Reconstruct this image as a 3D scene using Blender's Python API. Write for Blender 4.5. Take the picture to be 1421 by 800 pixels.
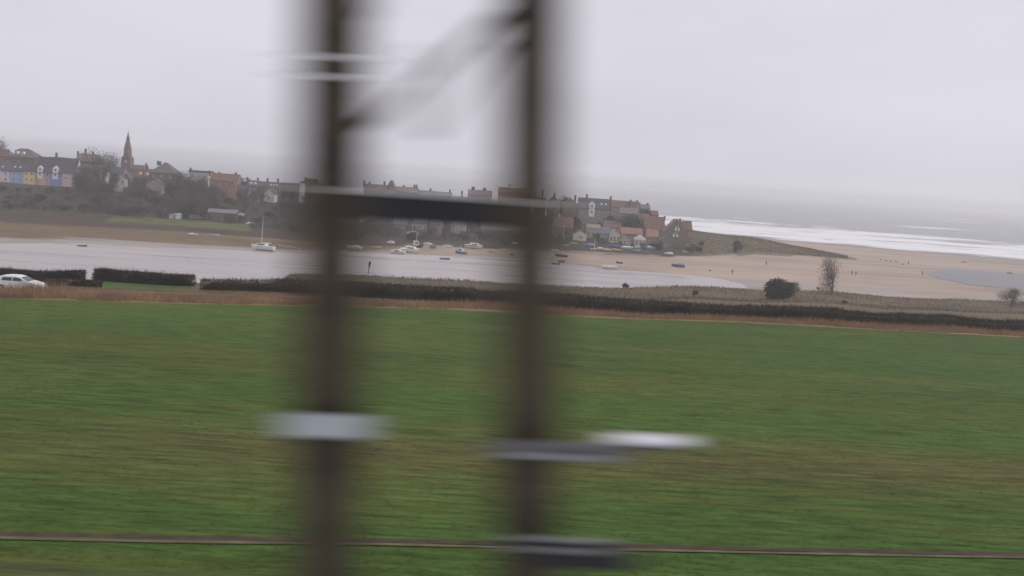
import bpy, math, random
import numpy as np
from mathutils import Vector, Matrix
random.seed(7); rng = np.random.default_rng(7)
for o in list(bpy.data.objects): bpy.data.objects.remove(o)
S = bpy.context.scene; C = S.collection
R = math.radians

# ------------------------------------------------------------------ camera
F, CZ = 1400.0, 30.0                    # focal length in photo pixels, height of the eye
TH, RO = R(6.28), R(3.75)               # pitch down, roll
fw = np.array([0, math.cos(TH), -math.sin(TH)])
u0 = np.array([0, math.sin(TH), math.cos(TH)]); r0 = np.array([1.0, 0, 0])
rt = math.cos(RO)*r0 + math.sin(RO)*u0
up = -math.sin(RO)*r0 + math.cos(RO)*u0
cd = bpy.data.cameras.new('camera'); cam = bpy.data.objects.new('camera', cd); C.objects.link(cam)
cam.matrix_world = Matrix(((rt[0], up[0], -fw[0], 0), (rt[1], up[1], -fw[1], 0), (rt[2], up[2], -fw[2], CZ), (0, 0, 0, 1)))
cd.sensor_width = 36; cd.lens = 36*F/1421; cd.clip_start = 0.1; cd.clip_end = 20000
cd.dof.use_dof = True; cd.dof.focus_distance = 420; cd.dof.aperture_fstop = 1.6; cd.dof.aperture_ratio = 0.11
S.camera = cam

# ------------------------------------------------------------------ world: overcast daylight
SUN_EL, SUN_AZ = R(38), R(78)
w = bpy.data.worlds.new('World'); S.world = w; w.use_nodes = True
nt = w.node_tree; N = nt.nodes; L = nt.links
bg = N['Background']; bg.inputs['Strength'].default_value = 0.1
sky = N.new('ShaderNodeTexSky'); sky.sky_type = 'NISHITA'; sky.sun_disc = False
sky.sun_elevation = SUN_EL; sky.sun_rotation = SUN_AZ; sky.air_density = 1.5; sky.dust_density = 4
hsv = N.new('ShaderNodeHueSaturation'); hsv.inputs['Saturation'].default_value = 0.25
L.new(sky.outputs[0], hsv.inputs['Color'])
tc = N.new('ShaderNodeTexCoord'); mp = N.new('ShaderNodeMapping'); mp.inputs['Scale'].default_value = (1.6, 1.6, 5)
nz = N.new('ShaderNodeTexNoise'); nz.inputs['Scale'].default_value = 1.3; nz.inputs['Detail'].default_value = 5; nz.inputs['Roughness'].default_value = .5
L.new(tc.outputs['Generated'], mp.inputs[0]); L.new(mp.outputs[0], nz.inputs['Vector'])
cr = N.new('ShaderNodeValToRGB'); cr.color_ramp.elements[0].position = .3; cr.color_ramp.elements[1].position = .7
cr.color_ramp.elements[0].color = (5.9, 5.8, 6.5, 1); cr.color_ramp.elements[1].color = (6.8, 6.65, 7.45, 1)
L.new(nz.outputs['Fac'], cr.inputs[0])
mx = N.new('ShaderNodeMix'); mx.data_type = 'RGBA'; mx.inputs[0].default_value = 0.9
L.new(hsv.outputs[0], mx.inputs[6]); L.new(cr.outputs[0], mx.inputs[7]); 
sx3 = N.new('ShaderNodeSeparateXYZ'); L.new(tc.outputs['Generated'], sx3.inputs[0])
hg = N.new('ShaderNodeMapRange'); hg.interpolation_type = 'SMOOTHERSTEP'; hg.inputs[1].default_value = -.02; hg.inputs[2].default_value = .10; hg.inputs[3].default_value = 1.02; hg.inputs[4].default_value = 1.0
L.new(sx3.outputs['Z'], hg.inputs[0]); vs = N.new('ShaderNodeVectorMath'); vs.operation = 'SCALE'; L.new(mx.outputs[2], vs.inputs[0]); L.new(hg.outputs[0], vs.inputs['Scale']); L.new(vs.outputs[0], bg.inputs['Color'])   # sky colour lifted slightly near the horizon to offset the darker haze
sl = bpy.data.lights.new('sun', 'SUN'); sl.energy = 0.85; sl.angle = R(40); sl.color = (1, .96, .9)
so = bpy.data.objects.new('sun', sl); C.objects.link(so)
sd = Vector((math.sin(SUN_AZ)*math.cos(SUN_EL), math.cos(SUN_AZ)*math.cos(SUN_EL), math.sin(SUN_EL)))
so.rotation_euler = sd.to_track_quat('Z', 'Y').to_euler(); so.location = (0, 0, 200)
S.view_settings.view_transform = 'Standard'; S.view_settings.look = 'None'
S.view_settings.exposure = 0.22; S.view_settings.gamma = 1; S.view_settings.use_curve_mapping = False
S.cycles.volume_bounces = 3; S.cycles.max_bounces = 8; S.cycles.use_denoising = True
S.cycles.transparent_max_bounces = 16

# ------------------------------------------------------------------ pixel helpers (photo pixels -> rays)
def ray(px, py): return fw*F + rt*(px-710.5) + up*(400-py)
def A(px, py, Y):                        # point on the ray at world distance Y
    d = ray(px, py); return d*(Y/d[1]) + np.array([0, 0, CZ])
def G(px, py, z):
    d = ray(px, py); return d*((z-CZ)/d[2]) + np.array([0, 0, CZ])
def bound(lst, z=0.3):
    p = [G(a, b, z) for a, b in lst]
    return np.array([q[0]/q[1] for q in p]), np.array([q[1] for q in p])
def U(px): d = ray(px, 320); return d[0]/d[1]

# ------------------------------------------------------------------ noise in numpy
_T = rng.random((256, 256))
def vn(x, y, s):
    x = np.asarray(x, float)/s; y = np.asarray(y, float)/s
    xi = np.floor(x).astype(int); yi = np.floor(y).astype(int)
    fx = x-xi; fy = y-yi; fx = fx*fx*(3-2*fx); fy = fy*fy*(3-2*fy)
    g = lambda a, b: _T[a & 255, b & 255]
    return (g(xi, yi)*(1-fx)*(1-fy)+g(xi+1, yi)*fx*(1-fy)+g(xi, yi+1)*(1-fx)*fy+g(xi+1, yi+1)*fx*fy)*2-1
def fbm(x, y, s): return vn(x, y, s)*.55+vn(x+31, y+17, s/2.1)*.28+vn(x+7, y+91, s/4.3)*.17

# ------------------------------------------------------------------ terrain
bE = bound([(-400, 412), (0, 413), (260, 420), (600, 427), (820, 439), (1020, 446), (1421, 467), (1900, 492)], 15)
bN = bound([(-400, 372), (0, 386), (277, 394), (380, 393), (405, 380), (500, 382), (600, 387), (700, 393), (850, 400), (960, 397), (1060, 402), (1150, 404), (1230, 412), (1421, 420), (1900, 450)], .4)
bW = bound([(-400, 322), (0, 338), (100, 337), (200, 343), (300, 346), (400, 350), (480, 350), (560, 353), (700, 357), (760, 362), (850, 374), (950, 381), (1000, 387), (1060, 399), (1150, 404), (1230, 412), (1421, 420), (1900, 450)], .2)
bK = bound([(-400, 282), (0, 306), (150, 314), (250, 319), (330, 326), (400, 331), (500, 339), (560, 340), (620, 343), (700, 347), (760, 350), (850, 354), (960, 358), (1000, 357), (1050, 353), (1120, 357), (1190, 362), (1421, 380), (1900, 410)], .6)
pS = [(960, 323), (1150, 339), (1421, 362), (1900, 400)]
uS, dS = bound(pS, 0); uS = np.concatenate([[U(-600), U(0), U(500)], uS]); dS = np.concatenate([[900, 790, 740], dS])
hmU = [U(-400), U(860), U(930), U(985), U(1040), U(1100), U(1150), U(1190), U(1200)]; hmV = [1, 1, .7, .55, .5, .3, .13, .03, 0]
dwU = [U(-400), U(950), U(1040), U(1100), U(1150), U(1190)]; dwV = [1, 1, .55, .32, .2, .06]
def I(b, u): return np.interp(u, b[0], b[1])
def params(u):
    return I(bE, u), I(bN, u), np.maximum(I(bW, u), I(bN, u)+1), I(bK, u), np.interp(u, uS, dS), np.interp(u, hmU, hmV)
def hz(x, y):
    x = np.asarray(x, float); y = np.maximum(np.asarray(y, float), .5)
    sh = x.shape; x = x.ravel(); y = y.ravel()
    u = x/y; E, Nn, W, K, Sd, hm = params(u); z = np.zeros_like(u)
    riv = np.clip((W-Nn-8)/30, 0, 1); dw = np.interp(u, dwU, dwV)
    one = np.ones_like(u)
    ys = [0*one, 4.6*one, 14*one, 22*one, 28*one, E, E+12, E+40, Nn-45, Nn-8, Nn, Nn+5, W-2, W+2, K-3, K, K+8*dw, K+40*dw, K+92*dw, K+130*dw, K+190*dw, np.maximum(K+215*dw, Sd-60), np.maximum(K+222*dw, Sd), np.maximum(K+230*dw, Sd+60), np.maximum(K+240*dw, Sd+400)]
    zs = [27.4*one, 27.3*one, 21*one, 18.7*one, 18.2*one, 15*one, 14.5*one, 11.9*one, 1.8*one, .7*one, .35*one, .3-.6*riv, .3-.45*riv, .28*one, .4*one, .8*one,
          .8+1.4*hm, .8+3.1*hm, .8+8.2*hm, .8+9.4*hm, .8+7.5*hm, .8*one, 0*one, -1.5*one, -4*one]
    ys = np.array(ys); zs = np.array(zs)
    for k in range(len(ys)-1):
        m = (y >= ys[k]) & (y < ys[k+1]); t = (y[m]-ys[k][m])/(ys[k+1][m]-ys[k][m]+1e-9)
        z[m] = zs[k][m]*(1-t)+zs[k+1][m]*t
    z[y >= ys[-1]] = -4
    amp = np.where(y < 28, .05, np.where(y < E, .07, np.where(y < Nn, .25, np.where(y < K, .05, np.where(y < Sd, .12+.5*hm, 0)))))
    z += amp*fbm(x, y, 14)
    return z.reshape(sh)
def hz1(x, y): return float(hz(np.array([x]), np.array([y]))[0])
def hit(px, py):                         # where the sight line meets the ground
    d = ray(px, py); Y = np.concatenate([np.arange(5, 200, .5), np.arange(200, 1500, 1.0)])
    X = d[0]/d[1]*Y; Z = CZ+d[2]/d[1]*Y; g = hz(X, Y); k = np.argmax(Z < g) if (Z < g).any() else len(Y)-1
    return float(X[k]), float(Y[k]), float(g[k])
def at_Y(px, Y, py=330):
    p = A(px, py, Y); return float(p[0]), float(Y), hz1(p[0], Y)

# ------------------------------------------------------------------ materials
def mat(name, col, rough=.85, var=.18, scale=3.0, bump=0.0, spec=.3, metal=0.0, emit=None, stretch=(1, 1, 1)):
    m = bpy.data.materials.new(name); m.use_nodes = True; n = m.node_tree.nodes; l = m.node_tree.links
    b = n['Principled BSDF']; b.inputs['Roughness'].default_value = rough; b.inputs['Metallic'].default_value = metal
    b.inputs['Specular IOR Level'].default_value = spec
    t = n.new('ShaderNodeTexCoord'); q = n.new('ShaderNodeMapping'); q.inputs['Scale'].default_value = stretch
    z = n.new('ShaderNodeTexNoise'); z.inputs['Scale'].default_value = scale; z.inputs['Detail'].default_value = 5
    l.new(t.outputs['Object'], q.inputs[0]); l.new(q.outputs[0], z.inputs['Vector'])
    r = n.new('ShaderNodeValToRGB'); r.color_ramp.elements[0].position = .3; r.color_ramp.elements[1].position = .7
    r.color_ramp.elements[0].color = tuple(c*(1-var) for c in col)+(1,); r.color_ramp.elements[1].color = tuple(min(1, c*(1+var)) for c in col)+(1,)
    l.new(z.outputs['Fac'], r.inputs[0]); l.new(r.outputs[0], b.inputs['Base Color'])
    if bump:
        bp = n.new('ShaderNodeBump'); bp.inputs['Distance'].default_value = bump; l.new(z.outputs['Fac'], bp.inputs['Height']); l.new(bp.outputs[0], b.inputs['Normal'])
    return m
_mc = {}
def M(col, kind='wall'):
    k = (kind,)+tuple(col)
    if k not in _mc:
        p = dict(wall=(.9, .15, .8, 0), roof=(.85, .28, 1.3, .05), paint=(.45, .06, 2, 0), twig=(.95, .3, .5, 0), cloth=(.9, .1, 8, 0))[kind]
        _mc[k] = mat(kind+'_%02d' % len(_mc), col, p[0], p[1], p[2], p[3])
    return _mc[k]
def ground_mat(name, streak=False, fine=.22, bumpd=.06):
    m = bpy.data.materials.new(name); m.use_nodes = True; n = m.node_tree.nodes; l = m.node_tree.links; b = n['Principled BSDF']
    a = n.new('ShaderNodeAttribute'); a.attribute_name = 'col'; wt = n.new('ShaderNodeAttribute'); wt.attribute_name = 'wet'
    t = n.new('ShaderNodeTexCoord'); q = n.new('ShaderNodeMapping'); q.inputs['Rotation'].default_value = (0, 0, R(-10))
    q.inputs['Scale'].default_value = (.45, 2.6, 1) if streak else (.25, .5, 1)
    l.new(t.outputs['Object'], q.inputs[0])
    z = n.new('ShaderNodeTexNoise'); z.inputs['Scale'].default_value = 1.0 if streak else .35; z.inputs['Detail'].default_value = 9; z.inputs['Roughness'].default_value = .68
    l.new(q.outputs[0], z.inputs['Vector'])
    mr = n.new('ShaderNodeMapRange'); mr.inputs[1].default_value = .28; mr.inputs[2].default_value = .72
    mr.inputs[3].default_value = 1-fine; mr.inputs[4].default_value = 1+fine; l.new(z.outputs['Fac'], mr.inputs[0])
    vm = n.new('ShaderNodeVectorMath'); vm.operation = 'SCALE'; l.new(a.outputs['Color'], vm.inputs[0]); l.new(mr.outputs[0], vm.inputs['Scale'])
    l.new(vm.outputs[0], b.inputs['Base Color'])
    if streak:                            # yellowish and dark blades mixed through the sward
        z2 = n.new('ShaderNodeTexNoise'); z2.inputs['Scale'].default_value = .55; z2.inputs['Detail'].default_value = 6; z2.inputs['Roughness'].default_value = .6
        q2 = n.new('ShaderNodeMapping'); q2.inputs['Rotation'].default_value = (0, 0, R(-10)); q2.inputs['Scale'].default_value = (.1, 1.1, 1); q2.inputs['Location'].default_value = (40, 9, 3)
        l.new(t.outputs['Object'], q2.inputs[0]); l.new(q2.outputs[0], z2.inputs['Vector'])
        r2 = n.new('ShaderNodeMapRange'); r2.inputs[1].default_value = .5; r2.inputs[2].default_value = .68; r2.inputs[4].default_value = .5; l.new(z2.outputs['Fac'], r2.inputs[0])
        mm = n.new('ShaderNodeMix'); mm.data_type = 'RGBA'; mm.inputs[7].default_value = (.135, .13, .03, 1)
        l.new(r2.outputs[0], mm.inputs[0]); l.new(vm.outputs[0], mm.inputs[6]); l.new(mm.outputs[2], b.inputs['Base Color'])
    rr = n.new('ShaderNodeMapRange'); rr.inputs[3].default_value = .95; rr.inputs[4].default_value = .22; l.new(wt.outputs['Fac'], rr.inputs[0]); l.new(rr.outputs[0], b.inputs['Roughness'])
    rs = n.new('ShaderNodeMapRange'); rs.inputs[3].default_value = .08; rs.inputs[4].default_value = .6; l.new(wt.outputs['Fac'], rs.inputs[0]); l.new(rs.outputs[0], b.inputs['Specular IOR Level'])
    bp = n.new('ShaderNodeBump'); bp.inputs['Distance'].default_value = bumpd; bp.inputs['Strength'].default_value = .6
    l.new(z.outputs['Fac'], bp.inputs['Height']); l.new(bp.outputs[0], b.inputs['Normal'])
    return m

# ------------------------------------------------------------------ object helpers
def tag(o, label=None, cat=None, group=None, kind=None):
    if label: o['label'] = label
    if cat: o['category'] = cat
    if group: o['group'] = group
    if kind: o['kind'] = kind
    return o
def link(name, me, parent=None, loc=None):
    o = bpy.data.objects.new(name, me); C.objects.link(o)
    if parent is not None: o.parent = parent
    if loc is not None: o.location = loc
    return o
def empty(name, loc, rz=0, label=None, cat=None, group=None):
    o = bpy.data.objects.new(name, None); C.objects.link(o); o.location = loc; o.rotation_euler = (0, 0, rz)
    return tag(o, label, cat, group)
class MB:
    def __init__(s): s.v = []; s.f = []
    def add(s, v, f):
        k = len(s.v); s.v += [tuple(map(float, p)) for p in v]; s.f += [tuple(i+k for i in q) for q in f]; return s
    def box(s, x0, x1, y0, y1, z0, z1):
        return s.add([(x0, y0, z0), (x1, y0, z0), (x1, y1, z0), (x0, y1, z0), (x0, y0, z1), (x1, y0, z1), (x1, y1, z1), (x0, y1, z1)],
                     [(0, 3, 2, 1), (4, 5, 6, 7), (0, 1, 5, 4), (1, 2, 6, 5), (2, 3, 7, 6), (3, 0, 4, 7)])
    def bar(s, p, q, r, r2=None, n=6):
        p = Vector(p); q = Vector(q); d = (q-p)
        if d.length < 1e-6: return s
        d.normalize(); a = d.orthogonal().normalized(); b = d.cross(a); r2 = r if r2 is None else r2
        v = [p+(a*math.cos(2*math.pi*i/n)+b*math.sin(2*math.pi*i/n))*r for i in range(n)]+[q+(a*math.cos(2*math.pi*i/n)+b*math.sin(2*math.pi*i/n))*r2 for i in range(n)]
        return s.add(v, [(i, (i+1) % n, n+(i+1) % n, n+i) for i in range(n)]+[tuple(range(n-1, -1, -1)), tuple(range(n, 2*n))])
    def beam(s, p, q, w, h, upv=(0, 0, 1)):   # rectangular bar
        p = Vector(p); q = Vector(q); d = (q-p).normalized(); a = d.cross(Vector(upv)); a = a.normalized() if a.length > 1e-4 else d.orthogonal().normalized(); b = a.cross(d)
        v = [e+a*(i*w/2)+b*(j*h/2) for e in (p, q) for i, j in ((-1, -1), (1, -1), (1, 1), (-1, 1))]
        return s.add(v, [(0, 1, 2, 3), (7, 6, 5, 4), (0, 4, 5, 1), (1, 5, 6, 2), (2, 6, 7, 3), (3, 7, 4, 0)])
    def mesh(s, name, m, smooth=False):
        me = bpy.data.meshes.new(name); me.from_pydata(s.v, [], s.f); me.materials.append(m)
        if smooth: me.polygons.foreach_set('use_smooth', [True]*len(me.polygons))
        me.update(); return me
    def build(s, name, m, parent=None, smooth=False, loc=None): return link(name, s.mesh(name, m, smooth), parent, loc)
def np_mesh(name, V, Fq, m):
    me = bpy.data.meshes.new(name); V = np.asarray(V, np.float32); Fq = np.asarray(Fq, np.int32); k = Fq.shape[1]
    me.vertices.add(len(V)); me.vertices.foreach_set('co', V.ravel()); me.loops.add(Fq.size); me.loops.foreach_set('vertex_index', Fq.ravel())
    me.polygons.add(len(Fq)); me.polygons.foreach_set('loop_start', np.arange(0, Fq.size, k)); me.polygons.foreach_set('loop_total', np.full(len(Fq), k))
    me.materials.append(m); me.update(calc_edges=True); me.validate(); return me

# ------------------------------------------------------------------ the ground sheet, laid in strips
nu = 620; uu = np.linspace(-1.0, 1.0, nu)
E, Nn, W, K, Sd, hm = params(uu)
def seg(a, b, n): t = np.linspace(0, 1, n+1)[:-1]; return [a*(1-k)+b*k for k in t]
one = np.ones(nu); rows = seg(2*one, 28*one, 36); iF = len(rows); rows += seg(28*one, E, 90); iE = len(rows); rows += seg(E, Nn, 60); iN = len(rows)
rows += seg(Nn, W, 34); rows += seg(W, K, 34); iK = len(rows); rows += seg(K, np.maximum(K+190, Sd-150), 60); rows += seg(np.maximum(K+190, Sd-150), np.maximum(Sd, K+222)+50, 40); rows += [np.maximum(Sd, K+222)+50]
Yg = np.array(rows); Xg = Yg*uu[None, :]; Zg = hz(Xg, Yg); nr = len(rows)
col = np.zeros(Yg.shape+(3,)); wet = np.zeros(Yg.shape)
c = lambda *a: np.array(a)
En, NN, WW, KK, SS = [a[None, :]+0*Yg for a in (E, Nn, W, K, Sd)]
UU = uu[None, :]+0*Yg
n1 = fbm(Xg, Yg, 30)[..., None]; n2 = fbm(Xg*.25+Yg*.04, Yg, 5)[..., None]; n3 = fbm(Xg*.1, Yg, 9)[..., None]
grass = c(.063, .113, .025)*(1+.2*n1+.12*n2) + c(.03, .004, .004)*np.clip(n2+.1, 0, 1) + c(.02, -.012, 0)*np.clip(n3+.1, 0, 1)
emb = c(.075, .088, .032)*(1+.3*n2)+c(.05, .02, .01)*np.clip(n3, 0, 1)
# worn, yellower band across the lower middle of the field
yb = np.exp(-((Yg-UU*6-44)/4.5)**2)[..., None]*np.clip(.75+n1, 0, 1.2)
grass = grass*(1-.75*yb)+c(.12, .10, .04)*(.75*yb)
bank = c(.15, .115, .075)*(1+.3*n1+.25*n2); bank_g = c(.07, .11, .035)*(1+.2*n2)
gl = np.clip((UU-U(90))/.02, 0, 1)*np.clip((U(290)-UU)/.02, 0, 1)*np.clip(1-(Yg-En-45)/15, 0, 1); gl = gl[..., None]
bank = bank*(1-gl)+bank_g*gl
mud = c(.27, .215, .175)*(1+.2*n1+.3*n3); marsh = c(.165, .12, .068)*(1+.25*n1+.35*n3); sand = c(.42, .325, .255)*(1+.14*n1+.3*n3)
sd = np.clip((UU+.03*n1[..., 0]-U(520))/.07, 0, 1)[..., None]
fl = (Yg-WW)/(KK-WW+1e-6); mz = np.clip((fl+.25*n3[..., 0]-.18)/.12, 0, 1)[..., None]
flat = mud*(1-mz)+marsh*mz; flat = flat*(1-sd)+(sand*.82)*sd
hill = c(.07, .06, .042)*(1+.3*n1+.2*n2); dune = c(.17, .135, .085)*(1+.3*n1+.3*n2)
inb = (Yg < WW)[..., None]
col[:] = flat; wet[:] = (.75*(1-mz)*(1-sd)+.15*sd)[..., 0]
col[:] = np.where(inb, c(.30, .25, .215)*(1+.15*n3), col); wet = np.where(Yg < WW, .8, wet)
sandz = (UU > U(1010))[..., None] & (Yg > NN)[..., None]
bs = np.clip((UU-U(900)+.02*n1[..., 0])/.06, 0, 1)[..., None]*np.ones_like(n1)
col = np.where((Yg > NN)[..., None], col*(1-bs)+sand*bs, col); wet = np.where(Yg > NN, wet*(1-bs[..., 0])+.12*bs[..., 0], wet)
# damp streaks and shallow runnels on the sand
stp = np.clip(fbm(Xg*.12+40, Yg, 22)*2.6+.5*n2[..., 0]-.05, 0, 1)*bs[..., 0]*(Yg > NN+8)
col = col*(1-.6*stp[..., None])+c(.24, .21, .205)*.6*stp[..., None]; wet = np.maximum(wet, stp*.6)
dwg = np.interp(UU, dwU, dwV); hillm = (Yg > KK+3*n1[..., 0]) & (hm[None, :] > 0.02) & (Yg < KK+np.where(UU < U(950), 400, 185)*dwg+8*n1[..., 0])
dd = np.clip((UU-U(945))/.03, 0, 1)[..., None]
col = np.where(hillm[..., None], hill*(1-dd)+dune*dd, col); wet = np.where(hillm, 0, wet)
bankline = (np.abs(Yg-KK) < 5) & (UU < U(560)); col = np.where(bankline[..., None], c(.085, .06, .045)+0*col, col); 
pas = (Yg > KK+4) & (Yg < KK+26) & (UU < U(350)) & (UU > U(150)+.02*n1[..., 0]); col = np.where(pas[..., None], c(.115, .13, .05)*(1+.3*n2), col)
vb = np.clip((Yg-SS+75+12*n1[..., 0])/25, 0, 1); vb = vb*(1-np.clip((Yg-SS+5)/20, 0, 0))
beachz = (Yg > SS-80)
col = np.where(beachz[..., None] & ~(hillm & (Yg < SS-60))[..., None], sand*(.92-.35*np.clip((Yg-SS+30)/30, 0, 1))[..., None], col)
wet = np.where((Yg > SS-30), .5, wet)
col[Yg < NN] = bank[Yg < NN]; wet[Yg < NN] = 0
tan = c(.27, .185, .11)*(1+.2*n2)
tz = (Yg > En-1.2+.5*n2[..., 0]) & (Yg < En+11); col[tz] = tan[tz]
fi = Yg < En-1.2+.5*n2[..., 0]; col[fi] = grass[fi]; fi = Yg < 28; col[fi] = emb[fi]
col = np.clip(col, .012, .9)
gm_field = ground_mat('field_grass', True, .62, .16); gm = ground_mat('ground_soil', False, .2, .08); gm_sand = ground_mat('wet_sand', False, .1, .02)
P = np.stack([Xg, Yg, Zg], -1)
ucut = int(np.argmax(uu > U(950)))
def strip(name, i0, i1, j0, j1, m):
    p = P[i0:i1+1, j0:j1+1]; a, b = p.shape[:2]; idx = np.arange(a*b).reshape(a, b)
    f = np.stack([idx[:-1, :-1], idx[:-1, 1:], idx[1:, 1:], idx[1:, :-1]], -1).reshape(-1, 4)
    me = np_mesh(name, p.reshape(-1, 3), f, m); me.polygons.foreach_set('use_smooth', [True]*len(me.polygons))
    ca = me.attributes.new('col', 'FLOAT_COLOR', 'POINT'); cc = np.ones((a*b, 4), np.float32); cc[:, :3] = col[i0:i1+1, j0:j1+1].reshape(-1, 3); ca.data.foreach_set('color', cc.ravel())
    wa = me.attributes.new('wet', 'FLOAT', 'POINT'); wa.data.foreach_set('value', wet[i0:i1+1, j0:j1+1].reshape(-1).astype(np.float32))
    tag(link(name, me), kind='structure')
strip('railway_embankment', 0, iF, 0, nu-1, gm_field)
strip('field', iF, iE, 0, nu-1, gm_field)
strip('rough_bank', iE, iN, 0, nu-1, gm)
strip('mudflat', iN, iK, 0, ucut, gm)
strip('village_hill', iK, nr-1, 0, ucut, gm)
strip('beach', iN, nr-1, ucut, nu-1, gm_sand)

# water sheets
def water_mat(name, base, rough, bs, bd, foam=False, stretch=(.03, .3, 1), rot=0, sandcol=None):
    m = bpy.data.materials.new(name); m.use_nodes = True; n = m.node_tree.nodes; l = m.node_tree.links; b = n['Principled BSDF']
    b.inputs['Base Color'].default_value = base+(1,); b.inputs['Roughness'].default_value = rough; b.inputs['IOR'].default_value = 1.33
    t = n.new('ShaderNodeTexCoord'); q = n.new('ShaderNodeMapping'); q.inputs['Scale'].default_value = stretch; q.inputs['Rotation'].default_value = (0, 0, rot)
    z = n.new('ShaderNodeTexNoise'); z.inputs['Scale'].default_value = bs; z.inputs['Detail'].default_value = 8; z.inputs['Roughness'].default_value = .6
    l.new(t.outputs['Object'], q.inputs[0]); l.new(q.outputs[0], z.inputs['Vector'])
    bp = n.new('ShaderNodeBump'); bp.inputs['Distance'].default_value = bd; l.new(z.outputs['Fac'], bp.inputs['Height']); l.new(bp.outputs[0], b.inputs['Normal'])
    if sandcol:
        mr = n.new('ShaderNodeMapRange'); mr.inputs[1].default_value = .42; mr.inputs[2].default_value = .62; l.new(z.outputs['Fac'], mr.inputs[0])
        mm = n.new('ShaderNodeMix'); mm.data_type = 'RGBA'; mm.inputs[6].default_value = base+(1,); mm.inputs[7].default_value = sandcol+(1,); l.new(mr.outputs[0], mm.inputs[0]); l.new(mm.outputs[2], b.inputs['Base Color'])
        m2 = n.new('ShaderNodeMapRange'); m2.inputs[3].default_value = rough; m2.inputs[4].default_value = rough+.3; l.new(mr.outputs[0], m2.inputs[0]); l.new(m2.outputs[0], b.inputs['Roughness'])
    if foam:
        a = n.new('ShaderNodeAttribute'); a.attribute_name = 'foam'
        z2 = n.new('ShaderNodeTexNoise'); z2.inputs['Scale'].default_value = 1.0; z2.inputs['Detail'].default_value = 9; z2.inputs['Roughness'].default_value = .72
        q2 = n.new('ShaderNodeMapping'); q2.inputs['Scale'].default_value = (.02, .07, 1); q2.inputs['Rotation'].default_value = (0, 0, R(8)); l.new(t.outputs['Object'], q2.inputs[0]); l.new(q2.outputs[0], z2.inputs['Vector'])
        ad = n.new('ShaderNodeMath'); ad.operation = 'ADD'; l.new(a.outputs['Fac'], ad.inputs[0]); l.new(z2.outputs['Fac'], ad.inputs[1])
        mr = n.new('ShaderNodeMapRange'); mr.inputs[1].default_value = .96; mr.inputs[2].default_value = 1.08; l.new(ad.outputs[0], mr.inputs[0])
        mm = n.new('ShaderNodeMix'); mm.data_type = 'RGBA'; mm.inputs[6].default_value = base+(1,); mm.inputs[7].default_value = (.85, .84, .84, 1); l.new(mr.outputs[0], mm.inputs[0]); l.new(mm.outputs[2], b.inputs['Base Color'])
        m2 = n.new('ShaderNodeMapRange'); m2.inputs[3].default_value = rough; m2.inputs[4].default_value = .95; l.new(mr.outputs[0], m2.inputs[0]); l.new(m2.outputs[0], b.inputs['Roughness'])
    return m
wm = water_mat('river_water', (.36, .32, .31), .2, 1.0, .006, stretch=(.010, .09, 1), sandcol=(.50, .44, .42))
ok = np.where(W-Nn > 4)[0]
V = []; Fq = []; nw = 26; uw = uu[ok]
for j in ok:
    for i in range(nw):
        t = i/(nw-1); y = Nn[j]-4+(W[j]-Nn[j]+6)*t; V.append((uu[j]*y, y, .1))
q = np.arange(len(ok)*nw).reshape(len(ok), nw); Fq = np.stack([q[:-1, :-1], q[1:, :-1], q[1:, 1:], q[:-1, 1:]], -1).reshape(-1, 4)
tag(link('river', np_mesh('river', V, Fq, wm)), kind='structure')
# tidal pool on the beach
mbp = MB(); out = [(1286, 381), (1300, 376), (1325, 372), (1370, 371), (1421, 374), (1520, 380), (1640, 392), (1640, 412), (1520, 408), (1421, 402), (1385, 399), (1345, 395), (1310, 388), (1295, 384)]
pts = [G(a, b, .42) for a, b in out]; mbp.add(pts, [tuple(range(len(pts)-1, -1, -1))]); tag(mbp.build('tidal_pool', water_mat('pool_water', (.14, .135, .145), .38, 2, .05, stretch=(.1, .4, 1))), kind='structure')
# a narrow silver runnel along the near edge of the sand
mbp = MB(); out = [(900, 391), (960, 390), (1010, 394), (1058, 401), (1052, 404), (1000, 399), (950, 397), (905, 398)]
# sea, with its own swell
ns, nc = 150, 420; us = np.linspace(-.95, .95, nc); s0 = np.interp(us, uS, dS)-2; t = np.linspace(0, 1, ns)[:, None]
Ys = s0[None, :]*(1-t)**0 + (np.exp(t*math.log(8200-700))-1+0*s0[None, :])
Ys = s0[None, :]+(8200-s0[None, :])*(np.exp(t*5.2)-1)/(math.exp(5.2)-1)
Xs = Ys*us[None, :]; off = Ys-s0[None, :]
swl = np.sin((off+14*fbm(Xs, Ys, 120))/9.0); Zs = .12+np.clip(off/60, 0, 1)*.35*np.clip(swl, -.3, 1)*np.exp(-off/900)
ph_ = (off+46*fbm(Xs*.5, Ys, 170)+12*fbm(Xs, Ys, 40))
br = np.clip(np.sin(ph_/(19+off/45)), -.2, 1)
zone = 1/(1+np.exp((off-410-170*fbm(Xs*.4, Ys, 130))/30))
foam = zone*(.51+.16*br+.2*fbm(Xs*.5, Ys, 60)-.1*np.exp(-off/14)) + .08*np.exp(-off/1500)
wc = np.clip(fbm(Xs*.22, Ys, 60)-.3, 0, .5)*1.3+np.clip(fbm(Xs*.4+500, Ys, 24)-.34, 0, .5)*.9
foam = foam+(1-zone)*1.9*wc*np.exp(-np.maximum(off-300, 0)/3500)
sea_m = water_mat('sea_water', (.20, .205, .225), .35, 1.0, .5, foam=True, stretch=(.02, .09, 1))
idx = np.arange(ns*nc).reshape(ns, nc); f = np.stack([idx[:-1, :-1], idx[:-1, 1:], idx[1:, 1:], idx[1:, :-1]], -1).reshape(-1, 4)
me = np_mesh('sea', np.stack([Xs, Ys, Zs], -1).reshape(-1, 3), f, sea_m); me.polygons.foreach_set('use_smooth', [True]*len(me.polygons))
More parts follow.
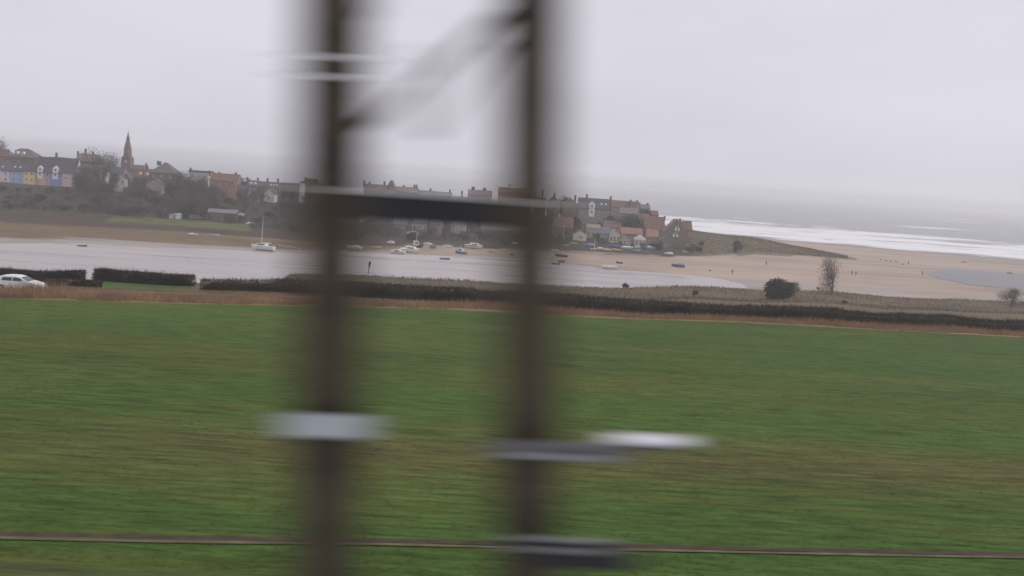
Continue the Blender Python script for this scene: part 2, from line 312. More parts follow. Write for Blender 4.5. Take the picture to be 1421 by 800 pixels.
fa = me.attributes.new('foam', 'FLOAT', 'POINT'); fa.data.foreach_set('value', foam.reshape(-1).astype(np.float32)); tag(link('sea', me), kind='structure')

# haze: even pale air round everything
hb = MB().box(-8600, 8600, -300, 8800, -6, 43.5); hm_ = bpy.data.materials.new('haze_air'); hm_.use_nodes = True; n = hm_.node_tree.nodes
n.remove(n['Principled BSDF']); pv = n.new('ShaderNodeVolumePrincipled'); pv.inputs['Density'].default_value = .00042; pv.inputs['Color'].default_value = (1, .995, 1, 1); pv.inputs['Anisotropy'].default_value = .4
hm_.node_tree.links.new(pv.outputs[0], n['Material Output'].inputs['Volume']); tag(hb.build('haze', hm_), 'pale grey sea haze over the whole bay', kind='stuff')

# strips lying on the field: worn path with a dark furrow beside it
def ribbon(name, ptsl, wl, m, dz=.03, zfun=hz1, n=240, wob=.1):
    V = []; p = np.array(ptsl); tt = np.linspace(0, len(p)-1, n)
    X = np.interp(tt, range(len(p)), p[:, 0]); Y = np.interp(tt, range(len(p)), p[:, 1])
    nx = np.gradient(Y); ny = -np.gradient(X); ln = np.hypot(nx, ny); nx /= ln; ny /= ln; w1 = wl/2*(1+wob*3*vn(X, Y, 3)); w2 = wl/2*(1+wob*3*vn(X+50, Y, 3))
    for i in range(n):
        for s_, ww in ((-1, w1[i]), (0, 0), (1, w2[i])):
            x, y = X[i]+nx[i]*ww*s_, Y[i]+ny[i]*ww*s_; V.append((x, y, zfun(x, y)+dz))
    q = np.arange(3*n).reshape(n, 3); f = np.stack([q[:-1, :-1], q[1:, :-1], q[1:, 1:], q[:-1, 1:]], -1).reshape(-1, 4)
    return tag(link(name, np_mesh(name, V, f, m)), kind='structure')
a = hit(-300, 744); b = hit(0, 749); c2 = hit(710, 762); d = hit(1421, 777); e = hit(1700, 784)
ln = [(k[0], k[1]) for k in (a, b, c2, d, e)]
ribbon('field_path', ln, .26, mat('dry_path', (.125, .115, .055), .95, .3, 1.2), .035)
ribbon('furrow', [(x, y+.36) for x, y in ln], .4, mat('dark_furrow', (.07, .045, .03), .95, .3, 1.5), .03)
asph = mat('asphalt', (.06, .06, .062), .8, .1, 2)
Eu = lambda px, off: (lambda y: (U(px)*y, y))(float(I(bE, U(px)))+off)
ribbon('road', [Eu(p, 7.5) for p in (-350, -200, 0, 200, 400, 600, 800, 1000, 1200, 1421, 1600)], 3.6, asph, .04, wob=0)

# ------------------------------------------------------------------ plants
def slivers(cen, dirs, ln, wd, m, name, quad=False):
    n_ = len(cen); side = np.cross(dirs, rng.normal(size=(n_, 3))); side /= np.linalg.norm(side, axis=1)[:, None]+1e-9
    L_ = ln[:, None]; W_ = wd[:, None]
    if quad:
        V = np.stack([cen-dirs*L_/2-side*W_/2, cen-dirs*L_/2+side*W_/2, cen+dirs*L_/2+side*W_/2, cen+dirs*L_/2-side*W_/2], 1); return np_mesh(name, V.reshape(-1, 3), np.arange(4*n_).reshape(-1, 4), m)
    V = np.stack([cen-side*W_/2, cen+side*W_/2, cen+dirs*L_], 1); return np_mesh(name, V.reshape(-1, 3), np.arange(3*n_).reshape(-1, 3), m)
BARK = mat('bark', (.075, .062, .052), .95, .3, 3); TWIG = mat('twigs', (.105, .088, .078), .95, .35, .4); LEAF = mat('evergreen_leaves', (.035, .05, .03), .8, .4, .6)
PALE = mat('pale_twigs', (.26, .20, .16), .95, .25, .6); HEDGE = mat('hedge_twigs', (.046, .036, .028), .95, .45, .35); IVY = mat('ivy_leaves', (.05, .062, .04), .85, .4, .5)
def tree_meshes(seed, h=1.0, spread=.42, twigs=1500, tm=TWIG, leafy=False, low=.25):
    """unit-height tree: a trunk mesh with limbs and a crown mesh"""
    r = np.random.default_rng(seed); mb = MB(); ends = []
    def grow(p, d, ln, rad, lev):
        q = p+d*ln; mb.bar(p, q, rad, rad*.6, 5); ends.append((q, d, lev))
        if lev >= 4: return
        for k in range(int(r.integers(2, 4))+(lev == 0)*2):
            nd = d+Vector(r.normal(0, .55, 3)); nd.z += .12; nd.normalize(); grow(q if k else q, nd, ln*float(r.uniform(.6, .82)), rad*.55, lev+1)
            if lev < 2: grow(p+d*ln*float(r.uniform(.45, .8)), (nd+Vector(r.normal(0, .4, 3))).normalized(), ln*.6, rad*.45, lev+2)
    grow(Vector((0, 0, -.03)), Vector((0, 0, 1)), low, .024, 0)
    pts = np.array([e[0] for e in ends if e[2] >= 2]); drs = np.array([e[1] for e in ends if e[2] >= 2])
    ctr = np.array([0, 0, .62]); k = r.integers(0, len(pts), twigs); cen = pts[k]+r.normal(0, .05, (twigs, 3))
    zmax = max(pts[:, 2].max(), .5); sc = np.array([spread/max(np.percentile(np.hypot(pts[:, 0], pts[:, 1]), 92), .05)]*2+[.95/zmax])
    dd = drs[k]+r.normal(0, .6, (twigs, 3)); dd[:, 2] += .25; dd /= np.linalg.norm(dd, axis=1)[:, None]
    mb.v = [(v[0]*sc[0], v[1]*sc[1], v[2]*sc[2]) for v in mb.v]; cen = cen*sc
    if leafy: crown = slivers(cen, dd, r.uniform(.03, .06, twigs), r.uniform(.025, .05, twigs), tm, 'crown', True)
    else: crown = slivers(cen, dd, r.uniform(.05, .13, twigs), r.uniform(.004, .011, twigs), tm, 'crown')
    return mb.mesh('trunk', BARK), crown
def dome(seed, n_, m, leafy, lobes=9, r0=.32, low=.12, trunk=.3, tw=(.004, .011)):
    r = np.random.default_rng(seed); th = r.uniform(0, 6.28, lobes); q_ = r.uniform(.05, .3, lobes); zc_ = r.uniform(low+.22, .72, lobes); lc = np.stack([q_*np.cos(th), q_*np.sin(th), zc_], 1); lr = r.uniform(.16, .28, lobes)
    k = r.integers(0, lobes, n_); d = r.normal(size=(n_, 3)); d /= np.linalg.norm(d, axis=1)[:, None]; rad = r.random(n_)**.4; cen = lc[k]+d*(rad*lr[k])[:, None]; cen = cen+r.normal(0, .028, cen.shape); cen[:, 2] = np.clip(cen[:, 2], .02, None)
    dd = d+r.normal(0, .5, (n_, 3)); dd[:, 2] += .3; dd /= np.linalg.norm(dd, axis=1)[:, None]
    mb = MB(); mb.bar((0, 0, -.05), (0, 0, trunk), .03, .022, 6)
    for a_ in lc:
        p_ = Vector((0, 0, trunk*.8)); q2 = Vector(a_); m_ = (p_+q2)/2+Vector((a_[0]*.2, a_[1]*.2, -.03)); mb.bar(p_, m_, .016, .011, 5); mb.bar(m_, q2, .011, .006, 5)
        for _ in range(5): mb.bar(q2, q2+Vector(r.normal(0, .1, 3)), .005, .002, 4)
    cr_ = slivers(cen, dd, r.uniform(.03, .06, n_), r.uniform(.025, .05, n_), m, 'crown', True) if leafy else slivers(cen, dd, r.uniform(.05, .12, n_), r.uniform(tw[0], tw[1], n_), m, 'crown')
    return mb.mesh('trunk', BARK), cr_
T_DOME = [dome(41, 3600, TWIG, False), dome(42, 3600, TWIG, False, 12), dome(43, 3000, TWIG, False, 7)]
B_EVER = [dome(51, 4200, LEAF, True, 10, low=.02, trunk=.2), dome(52, 4200, IVY, True, 8, low=0, trunk=.2)]
T_BARE = [tree_meshes(i, spread=s, twigs=3600) for i, s in ((1, .42), (2, .5), (3, .36), (4, .46), (5, .4))]
T_EVER = [tree_meshes(i, spread=s, twigs=2600, tm=LEAF, leafy=True, low=.15) for i, s in ((11, .4), (12, .5), (13, .3))]
T_IVY = [tree_meshes(i, spread=s, twigs=2400, tm=IVY, leafy=True, low=.18) for i, s in ((21, .5), (22, .45))]
def tree(x, y, z, h, var, label, group=None, name='bare_tree', wide=1.0, rz=None):
    r = empty(name, (x, y, z), random.random()*6.28 if rz is None else rz, label, 'tree', group); r.scale = (h*wide, h*wide, h)
    link('trunk', var[0], r); link('crown', var[1], r); return r
SB = 'bare winter tree among the dense trees covering the slope below the village houses'; SBG = 'bare trees on the slope below the village'
SI = 'ivy-covered or evergreen tree in the dense trees on the slope below the village'; SIG = 'green trees on the slope below the village'
sx = [-60, 0, 100, 135, 180, 205, 240, 285, 300, 330, 360, 420, 500, 640, 770]; sy = [257, 257, 259, 252, 259, 265, 250, 252, 266, 280, 281, 272, 276, 290, 308]
ground_top = [(-60, 300), (400, 322), (770, 342)]
for k in range(210):
    px = -50+(830*(k+.5)/210)+random.uniform(-6, 6); u_ = U(px); Kk = float(I(bK, u_)); row = k % 4; Y = Kk+[16, 36, 58, 82][row]+random.uniform(-7, 8)
    if px < 340 and row == 0: Y += 16
    x, y, z = at_Y(px, Y); topy = np.interp(px, sx, sy)+[30, 20, 9, 0][row]+random.uniform(0, 9); h = float(A(px, topy, Y)[2])-z
    if h < 2.2: h = 2.2+random.random()
    h = min(h, 14); wd_ = min(1.7, max(1.0, 8/h))
    if k % 5 == 1: tree(x, y, z, h, random.choice(T_IVY+T_EVER+B_EVER), SI, SIG, 'ivy_tree', wd_)
    else: tree(x, y, z, h, random.choice(T_BARE+T_DOME+T_DOME), SB, SBG, 'bare_tree', wd_)
for k in range(46):
    px = random.choice([random.uniform(104, 140), random.uniform(176, 205), random.uniform(222, 330), random.uniform(330, 450)]); Y = float(I(bK, U(px)))+random.uniform(84, 100); x, y, z = at_Y(px, Y)
    h = min(13, float(A(px, np.interp(px, [104, 140, 176, 205, 222, 290, 330, 450], [240, 243, 256, 258, 246, 258, 272, 276])+random.uniform(0, 12), Y)[2])-z)
    if h > 2: tree(x, y, z, h, random.choice(T_BARE+T_DOME), SB, SBG, 'bare_tree', min(1.4, max(.8, 6/h)))
n_ = 26000; pu = rng.uniform(U(-80), U(790), n_); y = I(bK, pu)+np.where(pu < U(350), 27, 9)+rng.random(n_)*85; x = pu*y; dd = rng.normal(0, .6, (n_, 3)); dd[:, 2] = .8; dd /= np.linalg.norm(dd, axis=1)[:, None]
tag(link('scrub', slivers(np.stack([x, y, hz(x, y)+rng.random(n_)*1.3*(.6+.6*vn(x, y, 9))], -1), dd, rng.uniform(.3, .9, n_), rng.uniform(.08, .3, n_), mat('scrub_stems', (.06, .05, .04), .95, .5, .15), 'scrub')), 'brown brambly scrub under the trees on the slope below the village', 'scrub', kind='stuff')
def tree_px(px, top, base, Y, var, label, name='bare_tree', wide=1.0, onground=True):
    p = A(px, base, Y); z = hz1(p[0], Y); h = float(A(px, top, Y)[2])-z; return tree(float(p[0]), Y, z, h, var, label, None, name, wide)
tree_px(145, 205, 238, 548, T_DOME[0], 'large round bare tree standing left of the church spire', wide=1.0)
tree_px(129, 210, 238, 556, T_DOME[1], 'bare tree between the chimneyed house and the round tree by the church', wide=.7)
tree_px(-2, 193, 222, 560, T_BARE[3], 'tall bare tree rising behind the roofs at the far left of the village', wide=.6)
tree_px(265, 235, 292, 480, T_DOME[1], 'big dark bare tree in front of the flat-roofed house right of the stone villa', wide=.8)
tree_px(246, 240, 290, 486, T_BARE[2], 'slim bare tree just right of the grey stone villa', wide=.7)
tree_px(282, 246, 290, 482, T_BARE[4], 'bare tree just left of the long red-tiled house', wide=.6)
tree_px(778, 270, 300, 530, T_EVER[0], 'dark tree behind the chimneyed house above the white gabled cottage', 'evergreen_tree', .7)
tree_px(896, 286, 303, 500, B_EVER[1], 'green ivy-clad tree beside the brown tower-like house near the sea', 'ivy_tree', .8)
tree_px(787, 315, 338, 455, T_EVER[1], 'dark evergreen left of the small white gabled cottage', 'evergreen_tree', .7)
tree_px(826, 322, 337, 450, T_EVER[0], 'dark shrubby tree right of the small white gabled cottage', 'evergreen_tree', .8)
tree_px(745, 316, 340, 452, T_EVER[2], 'yellowish evergreen by the shore behind the right-hand mast post', 'evergreen_tree', .9)
tree_px(873, 293, 312, 485, T_EVER[1], 'dark evergreen in front of the tall windowed house above the dinghy park', 'evergreen_tree', .9)
tree_px(1021, 331, 352, 470, B_EVER[1], 'rounded dark bush on the dune beyond the last houses', 'dune_bush', .9)
tree_px(972, 333, 352, 480, B_EVER[0], 'low dark scrub bush beside the end house on the dune', 'dune_bush', 1.1)
for px, top, base, Y in ((117, 232, 250, 515), (139, 226, 246, 512), (156, 240, 258, 498), (189, 243, 262, 500), (200, 247, 262, 505), (226, 246, 262, 500), (300, 258, 276, 505), (309, 262, 280, 500), (336, 262, 285, 488), (352, 262, 282, 486), (362, 260, 280, 490), (392, 262, 284, 495), (405, 264, 286, 492), (428, 260, 282, 500), (255, 244, 262, 510)):
    p = A(px, base, Y); z = hz1(p[0], Y)-.1; h = float(A(px, top, Y)[2])-z
    if h > 1: tree(float(p[0]), Y, z, h, random.choice(T_DOME+T_BARE), 'bare garden tree standing close among the houses in the left half of the village', 'garden trees among the left houses', 'garden_tree', max(.8, 5/h))
for k, (px, top, base, Y) in enumerate([(833, 305, 318, 480), (846, 296, 312, 492), (858, 300, 316, 478), (757, 296, 320, 470), (768, 292, 305, 488), (792, 296, 318, 466), (803, 302, 312, 488), (889, 312, 326, 468), (876, 322, 338, 462), (764, 326, 342, 446), (913, 334, 347, 443), (905, 335, 348, 444), (835, 328, 341, 445), (858, 334, 343, 442), (960, 336, 352, 450), (968, 340, 354, 456), (955, 342, 354, 446), (893, 336, 346, 440), (757, 332, 346, 440), (748, 330, 344, 446), (729, 322, 342, 444), (716, 326, 342, 440), (700, 325, 340, 446), (686, 322, 340, 444)]):
    p = A(px, base, Y); z = hz1(p[0], Y)-.1; h = float(A(px, top, Y)[2])-z
    if h > 1: tree(float(p[0]), Y, z, h, (B_EVER+T_DOME)[k % 5], 'dark garden shrub or small tree among the cottages at the right of the village', 'garden shrubs among the cottages', 'garden_shrub', max(.8, 4.5/h))
def near_tree(px, top, basepy, var, label, name, wide, Y=None):
    x, y, z = hit(px, basepy) if Y is None else at_Y(px, Y, basepy); h = float(A(px, top, y)[2])-z
    return tree(x, y, z, h, var, label, None, name, wide)
ev = dome(64, 12000, LEAF, True, 26, low=-.1, trunk=.2); paleT = tree_meshes(34, spread=.42, twigs=3200, tm=PALE, low=.22)
near_tree(1080, 385, 421, ev, 'dense dark evergreen standing behind the hedge at the edge of the sand', 'evergreen_tree', 1.25, 262)
near_tree(1101, 392, 418, T_BARE[2], 'small arching bare tree touching the dark evergreen behind the hedge', 'bare_tree', .9, 288)
near_tree(1154, 360, 412, paleT, 'thin pale bare tree seen against the sand behind the hedge', 'bare_tree', .8, 300)
near_tree(1404, 402, 424, T_BARE[1], 'spreading bare tree at the far right edge of the marsh', 'bare_tree', 1.4, 296)
near_tree(868, 392, 408, B_EVER[0], 'low dark bush on the marsh edge left of the small hedge-top bush', 'marsh_bush', 1.7, 290)
near_tree(963, 402, 418, B_EVER[1], 'small grey bush poking above the long hedge', 'marsh_bush', 1.2, 270)
near_tree(1172, 416, 426, B_EVER[0], 'low scrubby bush just over the hedge below the pale bare tree', 'marsh_bush', 2.2, 262)

def hedge(label, pts, h, wd, n_, hn=.35, name='hedge', m=HEDGE):
    p = np.array(pts); seglen = np.hypot(*np.diff(p, axis=0).T); s = np.concatenate([[0], np.cumsum(seglen)]); Lh = s[-1]
    x0, y0 = p[0]; z0 = hz1(x0, y0); root = empty(name, (x0, y0, z0), 0, label, 'hedge')
    # woody core: a lumpy tunnel
    k = max(8, int(Lh/1.2)); ts = np.linspace(0, Lh, k); X = np.interp(ts, s, p[:, 0]); Y = np.interp(ts, s, p[:, 1]); g = hz(X, Y); V = []; prof = [(-.5, -.05), (-.52, .35), (-.42, .75), (-.15, .93), (.15, .93), (.42, .75), (.52, .35), (.5, -.05)]
    hh = h*(1+hn*.6*vn(X, Y, 9)+hn*.4*vn(X+9, Y, 3)); nx = -np.gradient(Y); ny = np.gradient(X); ln_ = np.hypot(nx, ny); nx /= ln_; ny /= ln_
    for i in range(k):
        e_ = min(1, min(i, k-1-i)/1.5+.35)
        for a_, b_ in prof: V.append((X[i]-x0+nx[i]*a_*wd*.85*e_, Y[i]-y0+ny[i]*a_*wd*.85*e_, g[i]-z0+b_*hh[i]*.8*(e_ if b_ > 0 else 1)))
    q = np.arange(8*k).reshape(k, 8); f = np.stack([q[:-1, :-1], q[1:, :-1], q[1:, 1:], q[:-1, 1:]], -1).reshape(-1, 4)
    link('hedge_core', np_mesh('hedge_core', V, f, m), root)
    t_ = rng.uniform(0, Lh, n_); X = np.interp(t_, s, p[:, 0]); Y = np.interp(t_, s, p[:, 1]); ii = np.clip(np.searchsorted(s, t_)-1, 0, len(seglen)-1)
    dx = np.diff(p[:, 0])[ii]/seglen[ii]; dy = np.diff(p[:, 1])[ii]/seglen[ii]; g = hz(X, Y); hh = h*(1+hn*.6*vn(X, Y, 9)+hn*.4*vn(X+9, Y, 3))
    ang = rng.uniform(0, math.pi, n_); rr = rng.uniform(.8, 1.03, n_); ox = np.cos(ang)*rr*wd/2; oz = np.where(rng.random(n_) < .5, np.sin(ang)*rr*hh, rng.uniform(0, .95, n_)*hh); ox = np.where(oz < hh*.7, np.sign(ox)*wd*.5*rng.uniform(.8, 1.05, n_), ox)
    cen = np.stack([X-x0-dy*ox, Y-y0+dx*ox, g-z0+np.minimum(oz, hh)], -1); lng = rng.random(n_) < .12; dd = rng.normal(0, .6, (n_, 3)); dd[:, 2] = np.abs(dd[:, 2])+.3; dd /= np.linalg.norm(dd, axis=1)[:, None]
    link('hedge_twigs', slivers(cen, dd, np.where(lng, rng.uniform(.5, .85, n_), rng.uniform(.15, .45, n_)), rng.uniform(.03, .09, n_), m, 'hedge_twigs'), root); return root
def hp(pxs, Y0): return [at_Y(a, Y0(a) if callable(Y0) else Y0, 400)[:2] for a in pxs]
hedge('long dark bare hedge running the length of the field edge to the right', hp([279, 330, 400, 500, 600, 700, 850, 1000, 1200, 1421, 1560], lambda a: float(np.interp(a, [279, 600, 820, 1000, 1421, 1560], [119, 121, 121, 121, 126, 128]))), 1.6, 2.2, 60000, .26)
hedge('trimmed hedge at the far left above the white car', hp([-60, 0, 60, 118], lambda a: 132+a*.02), 1.15, 1.6, 13000, .3)
hedge('trimmed hedge between the two gaps, right of the white car', hp([173, 220, 269], 133), 1.3, 1.6, 9500, .3)
hedge('short gappy stretch of hedge with light showing under it', hp([131, 150, 172], 134), 1.2, 1.3, 5200, .45)
hedge('low dark scrub hedge just right of the white car', hp([44, 70, 92], 112), .95, 1.6, 2600, .3, 'scrub_hedge')
hedge('low dark scrub patch in the green strip behind the dry grass', hp([100, 118, 138], 116), .8, 1.6, 2200, .3, 'scrub_hedge')

# dry grass between field and hedge
n_ = 60000; pu = rng.uniform(U(-120), U(1560), n_); off = rng.uniform(-.6, 4.8, n_); Ee = I(bE, pu); y = Ee+off+.8*vn(pu*120, off*0, 3); x = pu*y
back = rng.random(n_) < .45; y = np.where(back, Ee+11.2+rng.uniform(-.8, 1.6, n_), y); x = pu*y
g = hz(x, y); hgt = np.where(back, .32, .58+.2*np.clip(off-2, 0, 2)/2)*(1+.4*vn(x, y, 6))*rng.uniform(.5, 1.25, n_)*np.where((pu < U(95)) & ~back, 1.55, 1); dd = rng.normal(0, .22, (n_, 3)); dd[:, 2] = 1; dd /= np.linalg.norm(dd, axis=1)[:, None]
DRY = mat('dry_grass', (.33, .215, .13), .95, .3, .25)
tag(link('dry_grass', slivers(np.stack([x, y, g-.03], -1), dd, hgt, rng.uniform(.03, .1, n_), DRY, 'dry_grass')), 'strip of tan dry grass along the far edge of the green field', 'dry grass', kind='stuff')
n_ = 60000; y = 28+90*rng.random(n_)**1.6; pu = rng.uniform(-.56, .56, n_); x = pu*y; okk = y < I(bE, pu)-.5; x = x[okk]; y = y[okk]; n_ = len(x)
dd = rng.normal(0, .45, (n_, 3)); dd[:, 2] = .8; dd /= np.linalg.norm(dd, axis=1)[:, None]
tag(link('field_tufts', slivers(np.stack([x, y, hz(x, y)-.02], -1), dd, rng.uniform(.05, .15, n_), rng.uniform(.02, .06, n_), mat('tuft_green', (.085, .115, .03), .9, .5, .3), 'field_tufts')), 'short grass tufts scattered through the green field', 'grass', kind='stuff')
# marsh grass behind the hedge
n_ = 30000; pu = rng.uniform(U(380), U(1500), n_); Nb = I(bN, pu); y = Nb-rng.random(n_)**1.3*85; x = pu*y; dd = rng.normal(0, .3, (n_, 3)); dd[:, 2] = 1; dd /= np.linalg.norm(dd, axis=1)[:, None]
tag(link('marsh_grass', slivers(np.stack([x, y, hz(x, y)-.03], -1), dd, rng.uniform(.2, .7, n_)*(1+.5*vn(x, y, 20)), rng.uniform(.06, .25, n_), mat('marsh_blades', (.15, .115, .072), .95, .35, .12), 'marsh_grass')), 'rough brown marsh grass between the hedge and the river', 'grass', kind='stuff')
n_ = 16000; pu = rng.uniform(U(945), U(1180), n_); y = rng.uniform(0, 1, n_)*150*np.interp(pu, dwU, dwV)+I(bK, pu)+4; x = pu*y; dd = rng.normal(0, .3, (n_, 3)); dd[:, 2] = 1; dd /= np.linalg.norm(dd, axis=1)[:, None]
tag(link('dune_grass', slivers(np.stack([x, y, hz(x, y)-.03], -1), dd, rng.uniform(.25, .8, n_), rng.uniform(.1, .35, n_), mat('dune_blades', (.13, .11, .065), .95, .35, .12), 'dune_grass')), 'tussocky dune grass on the spit beyond the houses', 'grass', kind='stuff')

# ------------------------------------------------------------------ buildings
SLATE = (.085, .082, .095); SLATE2 = (.105, .095, .10); TILE = (.165, .078, .058); TILE2 = (.18, .098, .07); BROWN = (.13, .085, .062); DKTILE = (.14, .075, .055)
STONE = (.17, .145, .115); STONE2 = (.14, .12, .10); BRICK = (.21, .105, .08); CREAM = (.55, .48, .40); WHITE = (.78, .76, .74); PINK = (.66, .50, .48); GREY = (.33, .32, .32)
WF = mat('white_frame', (.75, .75, .74), .5, .05, 3); GL = mat('window_glass', (.03, .035, .04), .15, .2, 1, spec=.6); CHM = M((.16, .10, .08)); 
_win = {}
def win_mesh(w_, h_):
    k = (w_, h_)
    if k not in _win:
        f = MB(); t_ = .11
        f.box(-w_/2, -w_/2+t_, -.06, .04, -h_/2, h_/2); f.box(w_/2-t_, w_/2, -.06, .04, -h_/2, h_/2); f.box(-w_/2+t_, w_/2-t_, -.06, .04, h_/2-t_, h_/2); f.box(-w_/2+t_, w_/2-t_, -.09, .04, -h_/2, -h_/2+t_*1.2)
        f.box(-w_/2+t_, w_/2-t_, -.05, .02, -.04, .04)
        _win[k] = (f.mesh('window', WF), MB().box(-w_/2+t_, w_/2-t_, -.035, .015, -h_/2+t_, h_/2-t_).mesh('pane', GL))
    return _win[k]
def window(par, x, y, z, w_=1.0, h_=1.35):
    a_, b_ = win_mesh(w_, h_); o = link('window', a_, par, (x, y, z)); link('pane', b_, o); return o
def roof_slab(mb, p0, p1, p2, p3, t_=.22):
    a_ = [Vector(p) for p in (p0, p1, p2, p3)]; n_ = (a_[1]-a_[0]).cross(a_[3]-a_[0]).normalized()
    if n_.z < 0: n_ = -n_
    mb.add([tuple(p) for p in a_]+[tuple(p+n_*t_) for p in a_], [(0, 1, 2, 3), (7, 6, 5, 4), (0, 4, 5, 1), (1, 5, 6, 2), (2, 6, 7, 3), (3, 7, 4, 0)])
def house(label, x0, x1, yr, ye, yb, Y, wall, roof, o='e', ch=(), wins=(2, 1), depth=8, dorm=(), sky_=(), barge=False, rz=0, cat='house', door=True, name='house', group=None, ww=1.0, wh=1.35, bay=()):
    cx = (x0+x1)/2; p = A(cx, yb, Y); Wd = float(A(x1, yb, Y)[0]-A(x0, yb, Y)[0]); X = float(p[0])
    ry = Y+depth/2 if o != 'g' else Y
    zb = float(p[2]); ze = float(A(cx, ye, Y)[2]); zr = float(A(cx, yr, ry)[2]); zg = min(hz1(X+sx_*Wd/2, Y+yy) for sx_ in (-1, 0, 1) for yy in (0, depth))-.3
    zg = min(zg, zb); root = empty(name, (X, Y, zg), rz, label, cat, group); e = ze-zg; r = zr-zg; b = zb-zg; h2 = Wd/2; wm_ = M(wall); rm = M(roof, 'roof'); mb = MB()
    if o == 'e':
        mb.add([(-h2, 0, 0), (h2, 0, 0), (h2, depth, 0), (-h2, depth, 0), (-h2, 0, e), (h2, 0, e), (h2, depth, e), (-h2, depth, e), (-h2, depth/2, r-.05), (h2, depth/2, r-.05)],
               [(0, 1, 5, 4), (2, 3, 7, 6), (1, 2, 6, 9, 5), (3, 0, 4, 8, 7), (4, 5, 9, 8), (6, 7, 8, 9), (3, 2, 1, 0)])
    elif o == 'g':
        mb.add([(-h2, 0, 0), (h2, 0, 0), (h2, depth, 0), (-h2, depth, 0), (-h2, 0, e), (h2, 0, e), (h2, depth, e), (-h2, depth, e), (0, 0, r-.05), (0, depth, r-.05)],
               [(0, 1, 5, 8, 4), (2, 3, 7, 9, 6), (1, 2, 6, 5), (3, 0, 4, 7), (4, 8, 9, 7), (8, 5, 6, 9), (3, 2, 1, 0)])
    else: mb.box(-h2, h2, 0, depth, 0, e)
    mb.build('wall', wm_, root)
    rb = MB(); ov = .3
    if o == 'e':
        sl_ = (r-e)/(depth/2); roof_slab(rb, (-h2-.12, -ov, e-ov*sl_+.02), (h2+.12, -ov, e-ov*sl_+.02), (h2+.12, depth/2, r), (-h2-.12, depth/2, r)); roof_slab(rb, (-h2-.12, depth+ov, e-ov*sl_+.02), (h2+.12, depth+ov, e-ov*sl_+.02), (h2+.12, depth/2, r+.003), (-h2-.12, depth/2, r+.003))
    elif o == 'g':
        sl_ = (r-e)/h2; roof_slab(rb, (-h2-ov, -ov, e-ov*sl_+.02), (-h2-ov, depth+.2, e-ov*sl_+.02), (0, depth+.2, r), (0, -ov, r)); roof_slab(rb, (h2+ov, -ov, e-ov*sl_+.02), (h2+ov, depth+.2, e-ov*sl_+.02), (0, depth+.2, r+.003), (0, -ov, r+.003))
    elif o == 'h':
        k = min(h2*.85, depth/2*1.0); v = [(-h2-ov, -ov, e), (h2+ov, -ov, e), (h2+ov, depth+ov, e), (-h2-ov, depth+ov, e), (-h2+k, depth/2, r), (h2-k, depth/2, r)]
        rb.add(v, [(0, 1, 5, 4), (1, 2, 5), (2, 3, 4, 5), (3, 0, 4), (3, 2, 1, 0)])
    else: rb.box(-h2-.3, h2+.3, -.3, depth+.3, e, max(r, e+.25))
    ro = rb.build('roof', rm, root)
    for cpx, ctop in ch:
        cx_ = float(A(cpx, ye, ry)[0])-X; zt = float(A(cpx, ctop, ry)[2])-zg; yy = depth/2 if o != 'g' else min(depth*.4, 3)
        if o == 'g': zt = float(A(cpx, ctop, Y+yy)[2])-zg
        cb = MB(); base = r-1.5 if o != 'g' else e; cb.box(cx_-.45, cx_+.45, yy-.4, yy+.4, base, zt-.35); cb.box(cx_-.53, cx_+.53, yy-.48, yy+.48, zt-.35, zt-.18)
        for q_ in (-.25, .25): cb.bar((cx_+q_, yy, zt-.18), (cx_+q_, yy, zt+.12), .12, .1, 6)
        cb.build('chimney', CHM, ro)
    nc_, nr_ = wins; hh = e-b
    for j in range(nr_):
        zz = b+hh*(j+.55)/nr_ if nr_ else 0
        for i in range(nc_):
            if j == 0 and door and i == nc_//2 and nr_ > 1: continue
            s_ = min(1, hh/nr_/2.2, Wd/nc_/1.5); window(root, -h2+Wd*(i+.5)/nc_, -.01, zz, round(ww*s_, 1), round(wh*s_, 1))
    if door and nr_ > 1:
        MB().box(-h2+Wd*(nc_//2+.5)/nc_-.45, -h2+Wd*(nc_//2+.5)/nc_+.45, -.05, .05, b, b+2).build('door', M((.12, .10, .10), 'paint'), root)
    for dpx in dorm:
        dx = float(A(dpx, ye, Y)[0])-X; zc = e+(r-e)*.38; db = MB(); y0_ = depth/2*.22
        db.add([(dx-.75, y0_, zc-.7), (dx+.75, y0_, zc-.7), (dx+.75, y0_, zc+.45), (dx, y0_, zc+1.15), (dx-.75, y0_, zc+.45), (dx-.75, y0_+2.2, zc-.7), (dx+.75, y0_+2.2, zc-.7), (dx+.75, y0_+2.2, zc+.45), (dx, y0_+2.2, zc+1.15), (dx-.75, y0_+2.2, zc+.45)],
               [(0, 1, 2, 3, 4), (1, 6, 7, 2), (2, 7, 8, 3), (3, 8, 9, 4), (4, 9, 5, 0)]); do = db.build('dormer', M(WHITE), ro); window(do, dx, y0_-.02, zc, .9, 1.0)
    for spx, spy in sky_:
        dx = float(A(spx, spy, Y+depth*.2)[0])-X; t_ = .45; yy = depth/2*t_; zz = e+(r-e)*t_+.3; sl_ = (r-e)/(depth/2); v = Vector((0, 1, sl_)).normalized()
        sb = MB(); sb.beam((dx, yy-.5*v.y, zz-.5*v.z), (dx, yy+.5*v.y, zz+.5*v.z), .8, .1, (0, 0, 1)); sb.build('skylight', mat('skylight', (.7, .72, .75), .2, .05, 1) if 'sk' not in _mc else _mc['sk'], ro)
